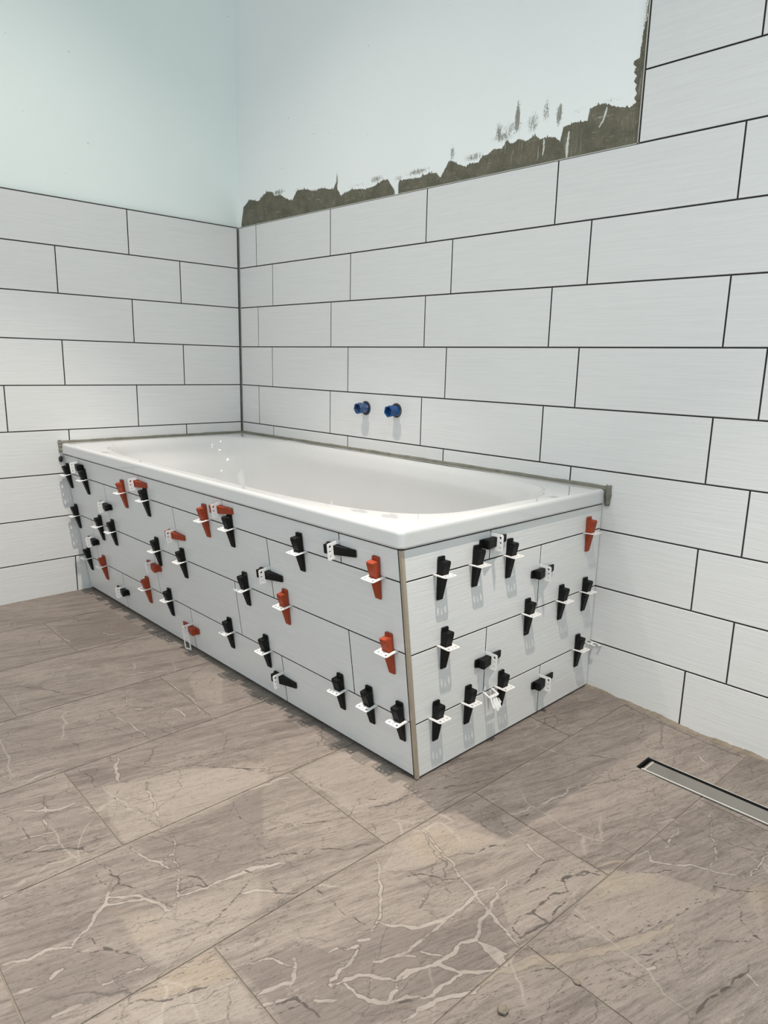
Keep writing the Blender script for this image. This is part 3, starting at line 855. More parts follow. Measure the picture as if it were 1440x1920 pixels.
# ------------------------------------------------------------------ irregular ribbons of grout and mortar
def ribbon(name, pts, up, out, w, t, mat, seed, jag=0.25, step=0.006):
    """A bead following pts; `up` is its width direction, `out` its thickness direction."""
    r = random.Random(seed)
    up, out = Vector(up), Vector(out)
    pts = [Vector(p) for p in pts]
    bmw = bmesh.new()
    prev = None
    ph = r.random() * 10
    for a, b in zip(pts[:-1], pts[1:]):
        n = max(1, int((b - a).length / step))
        for i in range(n + (1 if b is pts[-1] else 0)):
            p = a.lerp(b, i / n)
            s = (p - pts[0]).length
            wob = 0.5 * math.sin(s * 31 + ph) + 0.3 * math.sin(s * 83 + 2 * ph) + r.uniform(-.5, .5) * .6
            ww = w * (1 + jag * wob)
            tt = t * (1 + 0.25 * r.uniform(-1, 1))
            ring = [bmw.verts.new(p), bmw.verts.new(p + out * tt), bmw.verts.new(p + out * tt * .8 + up * ww * .6), bmw.verts.new(p + up * ww + out * 0.0004), bmw.verts.new(p + up * ww)]
            if prev:
                for k in range(5):
                    l = (k + 1) % 5
                    bmw.faces.new((prev[k], prev[l], ring[l], ring[k]))
            else:
                bmw.faces.new(ring)
            prev = ring
    bmw.faces.new(list(reversed(prev)))
    return from_bm(name, bmw, [mat], smooth=False)


def clump(name, c, r, mat, seed, flat=(1, 1, 1)):
    rr = random.Random(seed)
    bmw = bmesh.new()
    bmesh.ops.create_icosphere(bmw, subdivisions=3, radius=1.0)
    ph = [rr.uniform(0, 6) for _ in range(6)]
    for v in bmw.verts:
        q = v.co
        k = 1 + 0.16 * math.sin(5 * q.x + ph[0]) * math.cos(4 * q.y + ph[1]) + 0.12 * math.sin(9 * q.z + ph[2]) + rr.uniform(-.07, .07)
        v.co = Vector((c[0] + q.x * r * flat[0] * k, c[1] + q.y * r * flat[1] * k, c[2] + q.z * r * flat[2] * k))
    return from_bm(name, bmw, [mat], smooth=True)

# ------------------------------------------------------------------ tiled surround of the bath
A_TILT = 0.066 / 0.508
ZB_TOP = 0.5075


def front_frame():
    """The long side leans in towards the floor: u along x, v up the slope, d outwards."""
    n = Vector((0, -1, -A_TILT)).normalized()
    upv = Vector((0, -A_TILT, 1))           # per metre of height z
    return lambda u, z, d: Vector((u, -0.672, 0)) + upv * z + n * d


PF = front_frame()
RXF = 1.694
PR = lambda u, z, d: Vector((RXF + d, u, z))
FROWS = [(0.006, 0.1355, 'd'), (0.1355, 0.2895, 'c'), (0.2895, 0.4415, 'b'), (0.4415, ZB_TOP, 'a')]
FJ = {'a': (.137, .593, 1.059, 1.512), 'b': (.315, .779, 1.240), 'c': (.140, .604, 1.0635, 1.5145), 'd': (.3235, .786, 1.2405)}
RROWS = [(0.004, 0.1300, 'd'), (0.1300, 0.2860, 'c'), (0.2860, 0.4420, 'b'), (0.4420, ZB_TOP, 'a')]
RJ = {'a': (-.466,), 'b': (-.270,), 'c': (-.462,), 'd': (-.237,)}
surround = bpy.data.objects.new('tiled_bath_surround', None)
COL.objects.link(surround)
surround.location = (0.85, -0.35, 0)
tag(surround, 'white tiled front and end panels boxing in the bathtub, with open brick-bond joints', 'bath panel')


def keep_local(o):
    o.matrix_parent_inverse = surround.matrix_basis.inverted()


def panel(name, rows, joints, place, u_lo, u_hi, tmat, zlo, lower_u=None):
    bmw = bmesh.new()
    lw = bmw.verts.layers.float_vector.new('trand')
    for v0, v1, key in rows:
        cells = row_cells(joints[key], u_lo, u_hi, v0, v1, 0.0027)
        tile_slabs(bmw, cells, lambda u, v, d: place(u, v, d - 0.0085), 0.0085, 0, lw, 0.0007)
    back = [(u_lo + .001, zlo), (u_hi - .001, zlo), (u_hi - .001, 0.5078), (u_lo + .001, 0.5078)]
    extrude_outline(bmw, back, place, -0.0200, -0.0030, 1)
    o = from_bm(name, bmw, [tmat, M['bed_brown']], surround)
    keep_local(o)
    return o


panel('front_panel', FROWS, FJ, PF, 0.003, 1.6842, M['tile_x'], 0.004)
# the end panel meets the leaning front edge, so its front edge is cut on the slope
bm = bmesh.new()
lay = bm.verts.layers.float_vector.new('trand')
for v0, v1, key in RROWS:
    for (a, b, c, d) in row_cells(RJ[key], -0.9, -0.002, v0, v1, 0.0027):
        ra = (random.random(), random.random(), random.random())
        e0 = -0.672 - A_TILT * c + 0.0085
        e1 = -0.672 - A_TILT * d + 0.0085
        lo_a, hi_a = (e0, e1) if a < -0.8 else (a, a)
        ch = 0.0007
        rings = []
        for ins, dd in ((0, -0.0085), (0, -ch), (ch, 0)):
            rings.append([bm.verts.new(PR(*q, dd)) for q in ((lo_a + ins, c + ins), (b - ins, c + ins), (b - ins, d - ins), (hi_a + ins, d - ins))])
        for rg in rings:
            for v in rg:
                v[lay] = ra
        bm.faces.new(rings[2])
        for k in range(2):
            for i in range(4):
                j = (i + 1) % 4
                f_ = bm.faces.new((rings[k][i], rings[k][j], rings[k + 1][j], rings[k + 1][i]))
                f_.material_index = 1 if k == 0 else 0
back = [(-0.662, 0.004), (-0.004, 0.004), (-0.004, 0.5078), (-0.662 - A_TILT * ZB_TOP, 0.5078)]
extrude_outline(bm, back, PR, -0.0200, -0.0030, 1)
o = from_bm('end_panel', bm, [M['tile_y'], M['bed_brown']], surround)
keep_local(o)
# metal edge profile on the leaning corner
bm = bmesh.new()
sec = [(-0.0060, 0.0006), (0.0006, 0.0006), (0.0006, -0.0072), (-0.0005, -0.0080), (-0.0065, -0.0080), (-0.0068, 0.0000)]
lo_, hi_ = [], []
for z, lst in ((0.003, lo_), (ZB_TOP - 0.0008, hi_)):
    for dx, dn in sec:
        pp = PF(RXF + dx, z, 0) + Vector((0, -1, 0)) * dn
        lst.append(bm.verts.new(pp))
for i in range(len(sec)):
    j = (i + 1) % len(sec)
    bm.faces.new((lo_[i], lo_[j], hi_[j], hi_[i]))
bm.faces.new(lo_)
bm.faces.new(list(reversed(hi_)))
o = from_bm('corner_profile', bm, [M['profile']], surround)
o['label'] = 'tan metal edge profile on the sloping outer corner'
keep_local(o)

# ------------------------------------------------------------------ bathtub: lip, rim and basin in one continuous shell
NSEG = 192


def se_ring(cx, cy, ax, by, n, z, ang0=0.0):
    pts = []
    for i in range(NSEG):
        a = 2 * math.pi * i / NSEG
        c, s = math.cos(a), math.sin(a)
        pts.append(Vector((cx + ax * math.copysign(abs(c) ** (2 / n), c), cy + by * math.copysign(abs(s) ** (2 / n), s), z)))
    return pts


def rect_ring(x0, x1, y0, y1, z, r, ref):
    """Rounded rectangle sampled in the directions of the reference ring so that the strips stay tidy."""
    cx, cy = (x0 + x1) / 2, (y0 + y1) / 2
    hx, hy = (x1 - x0) / 2, (y1 - y0) / 2
    per = []
    def corner(sx, sy, a0):
        for k in range(9):
            a = a0 + math.pi / 2 * k / 8
            per.append((cx + sx * (hx - r) + r * math.cos(a), cy + sy * (hy - r) + r * math.sin(a)))
    corner(1, 1, 0)
    corner(-1, 1, math.pi / 2)
    corner(-1, -1, math.pi)
    corner(1, -1, 3 * math.pi / 2)
    n = len(per)
    pts = []
    for q in ref:
        dx, dy = (q.x - cx) / hx, (q.y - cy) / hy
        best = None
        # intersect the ray with the perimeter
        for i in range(n):
            ax_, ay_ = (per[i][0] - cx) / hx, (per[i][1] - cy) / hy
            bx_, by_ = (per[(i + 1) % n][0] - cx) / hx, (per[(i + 1) % n][1] - cy) / hy
            ex, ey = bx_ - ax_, by_ - ay_
            den = dx * ey - dy * ex
            if abs(den) < 1e-12:
                continue
            tt = (ax_ * ey - ay_ * ex) / den
            ss = (ax_ * dy - ay_ * dx) / den
            if tt > 0 and -1e-6 <= ss <= 1 + 1e-6:
                best = tt
                break
        pts.append(Vector((cx + dx * best * hx, cy + dy * best * hy, z)))
    return pts


ref = []
# reference directions: evenly spaced round the rectangle, dense at the corners
for i in range(NSEG):
    a = 2 * math.pi * i / NSEG
    c, s = math.cos(a), math.sin(a)
    e = 9.0
    ref.append(Vector((0.85 + 0.83 * math.copysign(abs(c) ** (2 / e), c), -0.374 + 0.36 * math.copysign(abs(s) ** (2 / e), s), 0)))
x0, x1, y0, y1 = 0.004, BATH_X, BATH_Y, -0.003
rings = []
zt = BATH_Z
rings.append(rect_ring(x0 + .016, x1 - .016, y0 + .016, y1 - .016, zt - 0.037, .008, ref))
rings.append(rect_ring(x0 + .003, x1 - .003, y0 + .003, y1 - .003, zt - 0.0375, .014, ref))
rings.append(rect_ring(x0, x1, y0, y1, zt - 0.0345, .012, ref))
rings.append(rect_ring(x0, x1, y0, y1, zt - 0.0325, .012, ref))
rings.append(rect_ring(x0, x1, y0, y1, zt - 0.0105, .012, ref))
for k in range(7):
    a = math.pi / 2 * k / 6
    R_ = 0.009
    ins = R_ * (1 - math.cos(a))
    rings.append(rect_ring(x0 + ins, x1 - ins, y0 + ins, y1 - ins, zt - R_ + R_ * math.sin(a), max(.005, .012 - ins * .4), ref))
for q_ in (.0105, .016, .030):
    rings.append(rect_ring(x0 + q_, x1 - q_, y0 + q_, y1 - q_, zt, .02, ref))
# opening
cx, cy, ax, by = .857, -.372, .797, .332
prof = [(0.012, 0.0, 4.2), (0.004, -0.0008, 4.2), (-0.003, -0.0035, 4.1), (-0.010, -0.010, 4.0), (-0.015, -0.020, 3.9), (-0.020, -0.036, 3.8), (-0.024, -0.055, 3.7)]
for ins, dz, n in prof:
    rings.append(se_ring(cx, cy, ax + ins, by + ins * .9, n, zt + dz))
deep = [(0.06, .027, 0.12, 3.8), (0.25, .033, .17, 3.7), (0.5, .042, 0.22, 3.5), (0.75, .056, .27, 3.3), (0.9, .084, .31, 3.0), (0.97, .122, .345, 2.8), (1.0, .18, .38, 2.6)]
for f, ins, _, n in deep:
    # the left end slopes back further than the right end
    l = 0.060 + ins * 2.4 + f * .05
    r = 1.654 - ins * 1.5 - f * .02
    z = zt - 0.055 - f * 0.335
    rings.append(se_ring((l + r) / 2, cy, (r - l) / 2, by - ins * 0.92 + .006, n, z))
rings.append(se_ring(.85, cy, .25, .05, 2.2, zt - .392))
bm = bmesh.new()
vr = [[bm.verts.new(p) for p in rg] for rg in rings]
for a, b in zip(vr[:-1], vr[1:]):
    for i in range(NSEG):
        j = (i + 1) % NSEG
        bm.faces.new((a[i], a[j], b[j], b[i]))
bm.faces.new(vr[-1])
tub = from_bm('bathtub', bm, [M['enamel']], smooth=True)
tag(tub, 'glossy white built-in bathtub with a rolled rim and oval basin', 'bathtub')
for p in tub.data.polygons:
    if p.normal.z < -0.2:
        pass
# make sure the shell faces outwards / upwards
up_n = sum(p.normal.z * p.area for p in tub.data.polygons)
if up_n < 0:
    tub.data.flip_normals()
mod = tub.modifiers.new('thickness', 'SOLIDIFY')
mod.thickness = 0.003
mod.offset = -1

# ------------------------------------------------------------------ grout beads
zb = BATH_Z - 0.002
g = ribbon('grout_bead', [(0.0, -0.0005, zb), (BATH_X + .012, -0.0005, zb)], (0, 0, 1), (0, -1, 0), 0.0095, 0.005, M['grout'], 1, 0.09)
tag(g, 'grey-green grout bead along the back edge of the bathtub rim', 'grout', 'grout beads')
g = ribbon('grout_bead', [(0.0005, 0.0, zb), (0.0005, BATH_Y - .008, zb)], (0, 0, 1), (1, 0, 0), 0.0095, 0.005, M['grout'], 2, 0.09)
tag(g, 'grey-green grout bead along the left end of the bathtub rim', 'grout', 'grout beads')
g = clump('grout_bead', (1.7075, -0.0015, 0.533), 0.029, M['grout'], 3, (.31, .24, 1.0))
tag(g, 'short thick grout lump at the right back corner of the bathtub rim', 'grout', 'grout beads')
g = ribbon('grout_bead', [(0.0005, BATH_Y + .002, BATH_Z - .034), (0.0005, BATH_Y + .002, BATH_Z + .010)], (0, -1, 0), (1, 0, 0), 0.0085, 0.006, M['grout'], 4, 0.15, 0.003)
tag(g, 'thin grout lump at the left front corner of the bathtub rim', 'grout', 'grout beads')
g = ribbon('grout_bead', [(0.0045, -0.0002, BATH_Z + .008), (0.0045, -0.0002, ZT)], (-1, 0, 0), (0, -1, 0), 0.0045, 0.0035, M['grout'], 5, 0.3)
g.data.materials.clear()
g.data.materials.append(simple('corner_grout', (0.15, 0.142, 0.118), 0.9, var=.2))
tag(g, 'upright grout bead in the room corner above the bathtub', 'grout', 'grout beads')
pts = [(x, -0.0004, fz(x, 0) - 0.006) for x in (1.694, 1.75, 1.80, 1.86, 1.92, 2.0, 2.1, 2.3, 2.6, 3.0, ROOM_X)]
g = ribbon('grout_bead', pts, (0, 0, 1), (0, -1, 0), 0.0095, 0.016, M['grout_floor'], 6, 0.35)
tag(g, 'ragged brown-grey grout strip between the floor and the right part of the back wall', 'grout', 'grout beads')
g = clump('mortar_lump', (0.004, -0.748, 0.492), 0.007, M['dark'], 21, (0.5, 1, 1.5))
tag(g, 'small dark mortar lump on the left wall just below the bathtub rim', 'mortar')

# ------------------------------------------------------------------ adhesive smeared on the bare plaster above the tiles
def smear(name, top, base_fn, seed, mat, vertical=False, label=''):
    r = random.Random(seed)
    p = [(a / 1000.0, b / 1000.0) for a, b in top]
    pts = []
    for (a, b), (c, d) in zip(p[:-1], p[1:]):
        L = math.hypot(c - a, d - b)
        n = max(1, int(L / 0.0022))
        for i in range(n):
            t = i / n
            pts.append((a + (c - a) * t, b + (d - b) * t))
    pts.append(p[-1])
    if not vertical:
        pts.sort(key=lambda q: q[0])
    bmw = bmesh.new()
    prev = None
    for i, (x, z) in enumerate(pts):
        if vertical:
            x2 = min(x + r.uniform(-.0010, .0010), 1.7005)
            e, bse = (x2, z), (1.7025, z)
        else:
            sp = r.uniform(-.0018, .0018) + (r.uniform(0, .006) if r.random() < .18 else 0)
            e, bse = (x, max(z + sp, ZT + .002)), (x + r.uniform(-.0002, .0002), ZT + 0.0005)
        mid = ((e[0] * .75 + bse[0] * .25), (e[1] * .75 + bse[1] * .25))
        yb = 0.0106
        ring = [bmw.verts.new((bse[0], yb, bse[1])), bmw.verts.new((bse[0], yb - .0020, bse[1])), bmw.verts.new((mid[0], yb - .0018 - r.uniform(0, .0008), mid[1])), bmw.verts.new((e[0], yb - .0006, e[1])), bmw.verts.new((e[0], yb, e[1]))]
        if prev:
            for k in range(4):
                bmw.faces.new((prev[k], prev[k + 1], ring[k + 1], ring[k]))
        prev = ring
    o = from_bm(name, bmw, [mat], smooth=False)
    tag(o, label, 'tile adhesive', 'smears of tile adhesive on the plaster')
    return o


smear('adhesive_smear', MORT_1, None, 31, M['mortar'], label='dark olive adhesive smear on bare plaster, left part, beginning at the room corner')
smear('adhesive_smear', MORT_2 + [(1694, 1466), (1700, 1468)], None, 32, M['mortar'], label='dark olive adhesive smear on bare plaster, right part, rising towards the taller tiling')
smear('adhesive_smear', MORT_3 + [(1686, 1462)], None, 33, M['mortar'], True, label='narrow upright adhesive smear with scalloped edge along the taller tiling')


M['scratch'] = simple('scraped_plaster', (0.62, 0.63, 0.59), 0.8, var=.08)


def scrape(pts, w, seed, label):
    r = random.Random(seed)
    bmw = bmesh.new()
    P_ = [Vector((a / 1000, 0, b / 1000)) for a, b in pts]
    L_, R_s, M_ = [], [], []
    n = 40
    for i in range(n + 1):
        t = i / n * (len(P_) - 1)
        k = min(int(t), len(P_) - 2)
        q = P_[k].lerp(P_[k + 1], t - k)
        e = math.sin(math.pi * min(1, max(0.03, (i + 2) / (n + 4)))) ** .4
        L_.append(bmw.verts.new((q.x - w * e * r.uniform(.6, 1.1), 0.0086, q.z)))
        M_.append(bmw.verts.new((q.x, 0.0072, q.z)))
        R_s.append(bmw.verts.new((q.x + w * e * r.uniform(.6, 1.1), 0.0086, q.z)))
    for i in range(n):
        bmw.faces.new((L_[i], M_[i], M_[i + 1], L_[i + 1]))
        bmw.faces.new((M_[i], R_s[i], R_s[i + 1], M_[i + 1]))
    o = from_bm('scrape_mark', bmw, [M['scratch']])
    tag(o, label, 'scrape mark', 'pale scrapes through the adhesive')
    return o


SCR = [([(1506, 1366), (1505, 1395), (1508, 1428)], .0048, 'pale upright scrape cutting the dark adhesive right down to the tile edge'),
       ([(1433, 1385), (1436, 1405), (1434, 1424)], .0035, 'short pale scrape in the adhesive left of the tall upright one'),
       ([(1592, 1420), (1603, 1436), (1610, 1462)], .0038, 'curved pale scrape high in the adhesive near the taller tiling')]
for i, (p_, w_, l_) in enumerate(SCR):
    scrape(p_, w_, 50 + i, l_)

# metal edge profiles of the tiled field
bm = bmesh.new()
box(bm, (0.003, -0.0010, ZT - 0.0012), (1.7055, 0.0104, ZT + 0.0012), 0)
struct(from_bm('trim_1', bm, [M['metal']]))
bm = bmesh.new()
box(bm, (1.7010, -0.0010, ZT - 0.0012), (1.7036, 0.0104, ROOM_Z), 0)
struct(from_bm('trim_2', bm, [M['metal']]))
bm = bmesh.new()
box(bm, (-0.0104, ROOM_Y, ZT - 0.0008), (0.0006, -0.003, ZT + 0.0016), 0)
struct(from_bm('trim_3', bm, [M['bed']]))

# ------------------------------------------------------------------ plugged tap outlets
def tap_plug(loc, mat, label, seed, tilt=0.0):
    root = bpy.data.objects.new('pipe_plug', None)
    COL.objects.link(root)
    root.location = loc
    tag(root, label, 'pipe plug', 'plugged pipe outlets above the bath')
    def lathe(name, prof, m, seg=32, smooth=True):
        bmw = bmesh.new()
        rg = []
        for (rad, y) in prof:
            rg.append([bmw.verts.new((rad * math.cos(2 * math.pi * i / seg + .26), -y, rad * math.sin(2 * math.pi * i / seg + .26))) for i in range(seg)])
        for a, b in zip(rg[:-1], rg[1:]):
            for i in range(seg):
                bmw.faces.new((a[i], a[(i + 1) % seg], b[(i + 1) % seg], b[i]))
        bmw.faces.new(rg[0])
        bmw.faces.new(rg[-1])
        o_ = from_bm(name, bmw, [m], root, smooth)
        if smooth:
            pass
        return o_
    lathe('wall_collar', [(.0150, -.002), (.0238, -.002), (.0242, .0006), (.0232, .0022), (.0190, .0024), (.0175, .0006), (.0150, .0004)], collar_mat)
    lathe('threaded_neck', [(.0165, .0008), (.0172, .004), (.0164, .0055), (.0172, .008), (.0162, .010), (.0168, .013), (.0150, .016), (.0125, .019), (.0118, .022), (.0120, .026)], mat)
    lathe('hex_socket', [(.0118, .023), (.0180, .0245), (.0198, .027), (.0200, .039), (.0192, .0405), (.0158, .0405), (.0150, .039), (.0142, .030)], mat, 6, False)
    lathe('socket_shade_cap', [(.0141, .0292), (.0141, .0300)], recess_shade_mat, 6, False)  # near-black cap stands in for the shade inside the socket
    root.rotation_euler = (tilt, 0, seed * 0.02)
    return root


recess_shade_mat = simple('navy_recess_shade', (0.002, 0.008, 0.035), 0.8)  # shade of the hollow, put into the base colour
collar_mat = simple('dull_grey_collar', (0.055, 0.052, 0.055), 0.6, var=.5, scale=90)
tap_plug((.777, 0, .697), M['plug_dirty'], 'dark blue hex pipe plug speckled with plaster, left of the pair above the bath', 1)
tap_plug((.927, 0, .698), M['plug'], 'brighter blue hex pipe plug, right of the pair above the bath', 2, 0.05)

# ------------------------------------------------------------------ floor drain
dz = fz((DRAIN[0] + 2.2) / 2, -0.22) - 0.0005
drain = bpy.data.objects.new('linear_floor_drain', None)
COL.objects.link(drain)
drain.location = (2.345, -0.2255, -0.016)
tag(drain, 'long narrow stainless steel shower drain set in the stone floor', 'floor drain')
x0, x1, y0, y1 = DRAIN
def kd(o_):
    o_.matrix_parent_inverse = drain.matrix_basis.inverted()
    return o_
zt_ = -0.0155
bm = bmesh.new()
t_ = 0.0012
# trough: floor and four walls
box(bm, (x0 + .0006, y0 + .0006, -0.075), (x1 - .0006, y1 - .0006, -0.073), 0)
box(bm, (x0 + .0006, y0 + .0006, -0.073), (x0 + .0006 + t_, y1 - .0006, zt_ + .0002), 0)
box(bm, (x1 - .0006 - t_, y0 + .0006, -0.073), (x1 - .0006, y1 - .0006, zt_ + .0002), 0)
box(bm, (x0 + .0018, y0 + .0006, -0.073), (x1 - .0018, y0 + .0006 + t_, zt_ + .0002), 0)
box(bm, (x0 + .0018, y1 - .0006 - t_, -0.073), (x1 - .0018, y1 - .0006, zt_ + .0002), 0)
kd(from_bm('channel', bm, [M['dark']], drain))
bm = bmesh.new()
box(bm, (x0 + .0105, y0 + .0080, -0.0250), (x1 - .0105, y1 - .0080, -0.0165), 0, 0.0012)
kd(from_bm('cover', bm, [M['steel']], drain))
bm = bmesh.new()
box(bm, (x0 + .0155, y0 + .0080, -0.0165), (x0 + .0172, y1 - .0100, -0.0154), 0)
box(bm, (x0 + .0100, y0 + .0055, -0.0240), (x1 - .0105, y0 + .0082, -0.0152), 0)
kd(from_bm('cover_edge', bm, [M['glint_edge']], drain))  # bright line along the cover is a reflection put into the colour
bm = bmesh.new()
box(bm, (x0 - .0002, y1 - .0004, zt_ - .006), (x1, y1 + .0008, zt_ + .0006), 0)
kd(from_bm('frame', bm, [M['glint_edge']], drain))

g = clump('mortar_crumb', (2.146, -0.976, 0.0035), 0.0065, M['grout_floor'], 61, (1.1, 1, .6))
tag(g, 'dried mortar crumb lying at the bottom edge of the floor view', 'crumb', 'mortar crumbs on the floor')
g = clump('mortar_crumb', (2.189, -0.861, fz(2.189, -.861) + 0.002), 0.0045, M['grout_floor'], 62, (1.2, .8, .5))
tag(g, 'smaller mortar crumb in a floor tile joint', 'crumb', 'mortar crumbs on the floor')

# ------------------------------------------------------------------ levelling clips and wedges
def frame_matrix(o, xa, ya, za):
    return Matrix(((xa.x, ya.x, za.x, o.x), (xa.y, ya.y, za.y, o.y), (xa.z, ya.z, za.z, o.z), (0, 0, 0, 1)))


def wedge_meshes():
    """Local: x across (0.021), y outwards from the tile face, z along the wedge, the clip crosses at z = 0."""
    w = 0.0099
    prof = [(0.0012, -0.053), (0.0045, -0.053), (0.0150, -0.0010), (0.0205, 0.0240), (0.0205, 0.0285), (0.0185, 0.0300), (0.0052, 0.0300), (0.0012, 0.0300)]
    bmw = bmesh.new()
    a = [bmw.verts.new((-w * (0.80 if z < -.04 else 1), y, z)) for y, z in prof]
    b = [bmw.verts.new((w * (0.80 if z < -.04 else 1), y, z)) for y, z in prof]
    bmw.faces.new(a)
    bmw.faces.new(list(reversed(b)))
    for i in range(len(prof)):
        j = (i + 1) % len(prof)
        bmw.faces.new((a[j], a[i], b[i], b[j]))
    bmesh.ops.recalc_face_normals(bmw, faces=bmw.faces)
    bmesh.ops.bevel(bmw, geom=bmw.edges[:], offset=0.0011, segments=2, affect='EDGES', profile=.6)
    body = bpy.data.meshes.new('levelling_wedge')
    bmesh.ops.recalc_face_normals(bmw, faces=bmw.faces)
    bmw.to_mesh(body)
    bmw.free()
    bmw = bmesh.new()
    pts = [(-.0094, .0285), (.0094, .0285), (.0094, .0355), (.0082, .0378), (-.0082, .0378), (-.0094, .0355)]
    extrude_outline(bmw, pts, lambda u, v, d: Vector((u, d, v)), 0.0013, 0.0050)
    bmesh.ops.recalc_face_normals(bmw, faces=bmw.faces)
    tab = bpy.data.meshes.new('striking_tab')
    bmw.to_mesh(tab)
    bmw.free()
    return body, tab


def clip_mesh():
    """Perforated plate: x along the joint (0.037), y outwards, thickness z. Loop round the wedge, then a bar with three holes."""
    import mathutils.geometry as mg
    W, D = 0.0185, 0.0325
    c = 0.004
    outer = [(-W, -0.004), (W, -0.004), (W, D - c), (W - .0012, D - .0012), (W - c, D), (-W + c, D), (-W + .0012, D - .0012), (-W, D - c)]
    win = [(-.0116, -0.001), (.0116, -0.001), (.0116, .0172), (-.0116, .0172)]
    circ = lambda x, y, r, n=14: [(x + r * math.cos(2 * math.pi * i / n), y + r * math.sin(2 * math.pi * i / n)) for i in range(n)]
    tri = [(-.0027, .0282), (.0027, .0282), (0.0, .0222)]
    loops = [outer, win, circ(-.0108, .0252, .0029), tri, circ(.0108, .0252, .0029)]
    bmw = bmesh.new()
    flat = [p for l in loops for p in l]
    tris = mg.tessellate_polygon([[Vector((x, y, 0)) for x, y in l] for l in loops])
    h = 0.0007
    top = [bmw.verts.new((x, y, h)) for x, y in flat]
    bot = [bmw.verts.new((x, y, -h)) for x, y in flat]
    for t in tris:
        bmw.faces.new([top[i] for i in t])
        bmw.faces.new([bot[i] for i in reversed(t)])
    k = 0
    for l in loops:
        n = len(l)
        for i in range(n):
            j = (i + 1) % n
            bmw.faces.new((top[k + i], top[k + j], bot[k + j], bot[k + i]))
        k += n
    bmesh.ops.recalc_face_normals(bmw, faces=bmw.faces)
    me_ = bpy.data.meshes.new('levelling_clip')
    bmw.to_mesh(me_)
    bmw.free()
    return me_


body_k, tab_k = wedge_meshes()
body_r, tab_r = body_k.copy(), tab_k.copy()
for m_, lst in ((M['black'], (body_k, tab_k)), (M['red'], (body_r, tab_r))):
    for q_ in lst:
        q_.materials.append(m_)
clip_me = clip_mesh()
clip_me.materials.append(M['clip'])
wproto = {}
for key, bme, tme in (('k', body_k, tab_k), ('r', body_r, tab_r)):
    root = bpy.data.objects.new('levelling_wedge', bme)
    tb = bpy.data.objects.new('striking_tab', tme)
    wproto[key] = (root, tb)
cproto = bpy.data.objects.new('levelling_clip', clip_me)
ORD = ['first', 'second', 'third', 'fourth', 'fifth', 'sixth', 'seventh', 'eighth', 'ninth']
rw = random.Random(99)


def put(key, mat4, slide, wlabel, clabel, group_side):
    """One clip in the joint and one wedge driven through it."""
    c_ = cproto.copy()
    COL.objects.link(c_)
    tiltc = Matrix.Rotation(rw.uniform(-.07, .05), 4, 'X') @ Matrix.Rotation(rw.uniform(-.03, .03), 4, 'Y')
    c_.matrix_world = mat4 @ tiltc
    tag(c_, clabel, 'levelling clip', 'white levelling clips on the ' + group_side)
    r_, t_ = wproto[key]
    w_ = r_.copy()
    COL.objects.link(w_)
    w_.matrix_world = mat4 @ Matrix.Translation((rw.uniform(-.0006, .0006), 0.0004, slide)) @ Matrix.Rotation(rw.uniform(-.035, .035), 4, 'Y')
    k_ = t_.copy()
    COL.objects.link(k_)
    k_.parent = w_
    tag(w_, wlabel, 'levelling wedge', 'levelling wedges on the ' + group_side)


CN = {'k': 'black', 'r': 'orange-red'}
X_, Y_, Z_ = Vector((1, 0, 0)), Vector((0, 1, 0)), Vector((0, 0, 1))
fn = Vector((0, -1, -A_TILT)).normalized()
fu = Vector((0, -A_TILT, 1)).normalized()
FH = {'top': (0.4415, [(.029, 'k'), (.177, 'k'), (.474, 'r'), (.628, 'k'), (.970, 'r'), (1.090, 'k'), (1.378, 'k'), (1.625, 'r')]),
      'middle': (0.2895, [(.028, 'k'), (.233, 'k'), (.335, 'k'), (.647, 'k'), (.803, 'k'), (1.125, 'k'), (1.294, 'r'), (1.646, 'r')]),
      'bottom': (0.1355, [(.062, 'k'), (.192, 'r'), (.526, 'r'), (.673, 'k'), (1.012, 'k'), (1.184, 'k'), (1.472, 'k'), (1.570, 'k'), (1.662, 'k')])}
for jn_, (z, lst) in FH.items():
    for i, (x, key) in enumerate(lst):
        # frame: x axis along the joint, y outwards, z up the panel (right-handed: -X, n, u)
        m4 = frame_matrix(PF(x, z, 0), -X_, fn, fu)
        if m4.to_3x3().determinant() < 0:
            m4 = frame_matrix(PF(x, z, 0), X_, fn, fu)
        put(key, m4, rw.uniform(-.003, .004),
            f'{CN[key]} wedge standing in {jn_} horizontal joint, long bath side, {ORD[i]} from left wall',
            f'white clip in {jn_} horizontal joint, long bath side, {ORD[i]} from left wall', 'long side of the bath')
FVR = [('a', 0, .137, .480, 'k', 1), ('a', 1, .593, .485, 'r', -1), ('a', 2, 1.059, .484, 'r', -1), ('a', 3, 1.512, .474, 'k', -1),
       ('b', 0, .314, .370, 'k', 1), ('b', 1, .779, .361, 'r', -1), ('b', 2, 1.240, .353, 'k', -1),
       ('c', 0, .140, .214, 'k', 1), ('c', 1, .604, .226, 'r', 1),
       ('d', 0, .3235, .071, 'k', 1), ('d', 1, .786, .072, 'r', 1), ('d', 2, 1.2405, .074, 'k', -1)]
RN = {'a': 'top', 'b': 'second', 'c': 'third', 'd': 'bottom'}
for row, idx, x, z, key, hd in FVR:
    m4 = frame_matrix(PF(x, z, 0), fu * hd, fn, X_ * hd)
    if m4.to_3x3().determinant() < 0:
        m4 = frame_matrix(PF(x, z, 0), -fu * hd, fn, X_ * hd)
    put(key, m4, rw.uniform(-.002, .003),
        f'{CN[key]} wedge lying sideways across {ORD[idx]} upright joint from left, {RN[row]} tile row, long side',
        f'white clip in {ORD[idx]} upright joint from left, {RN[row]} tile row, long bath side', 'long side of the bath')
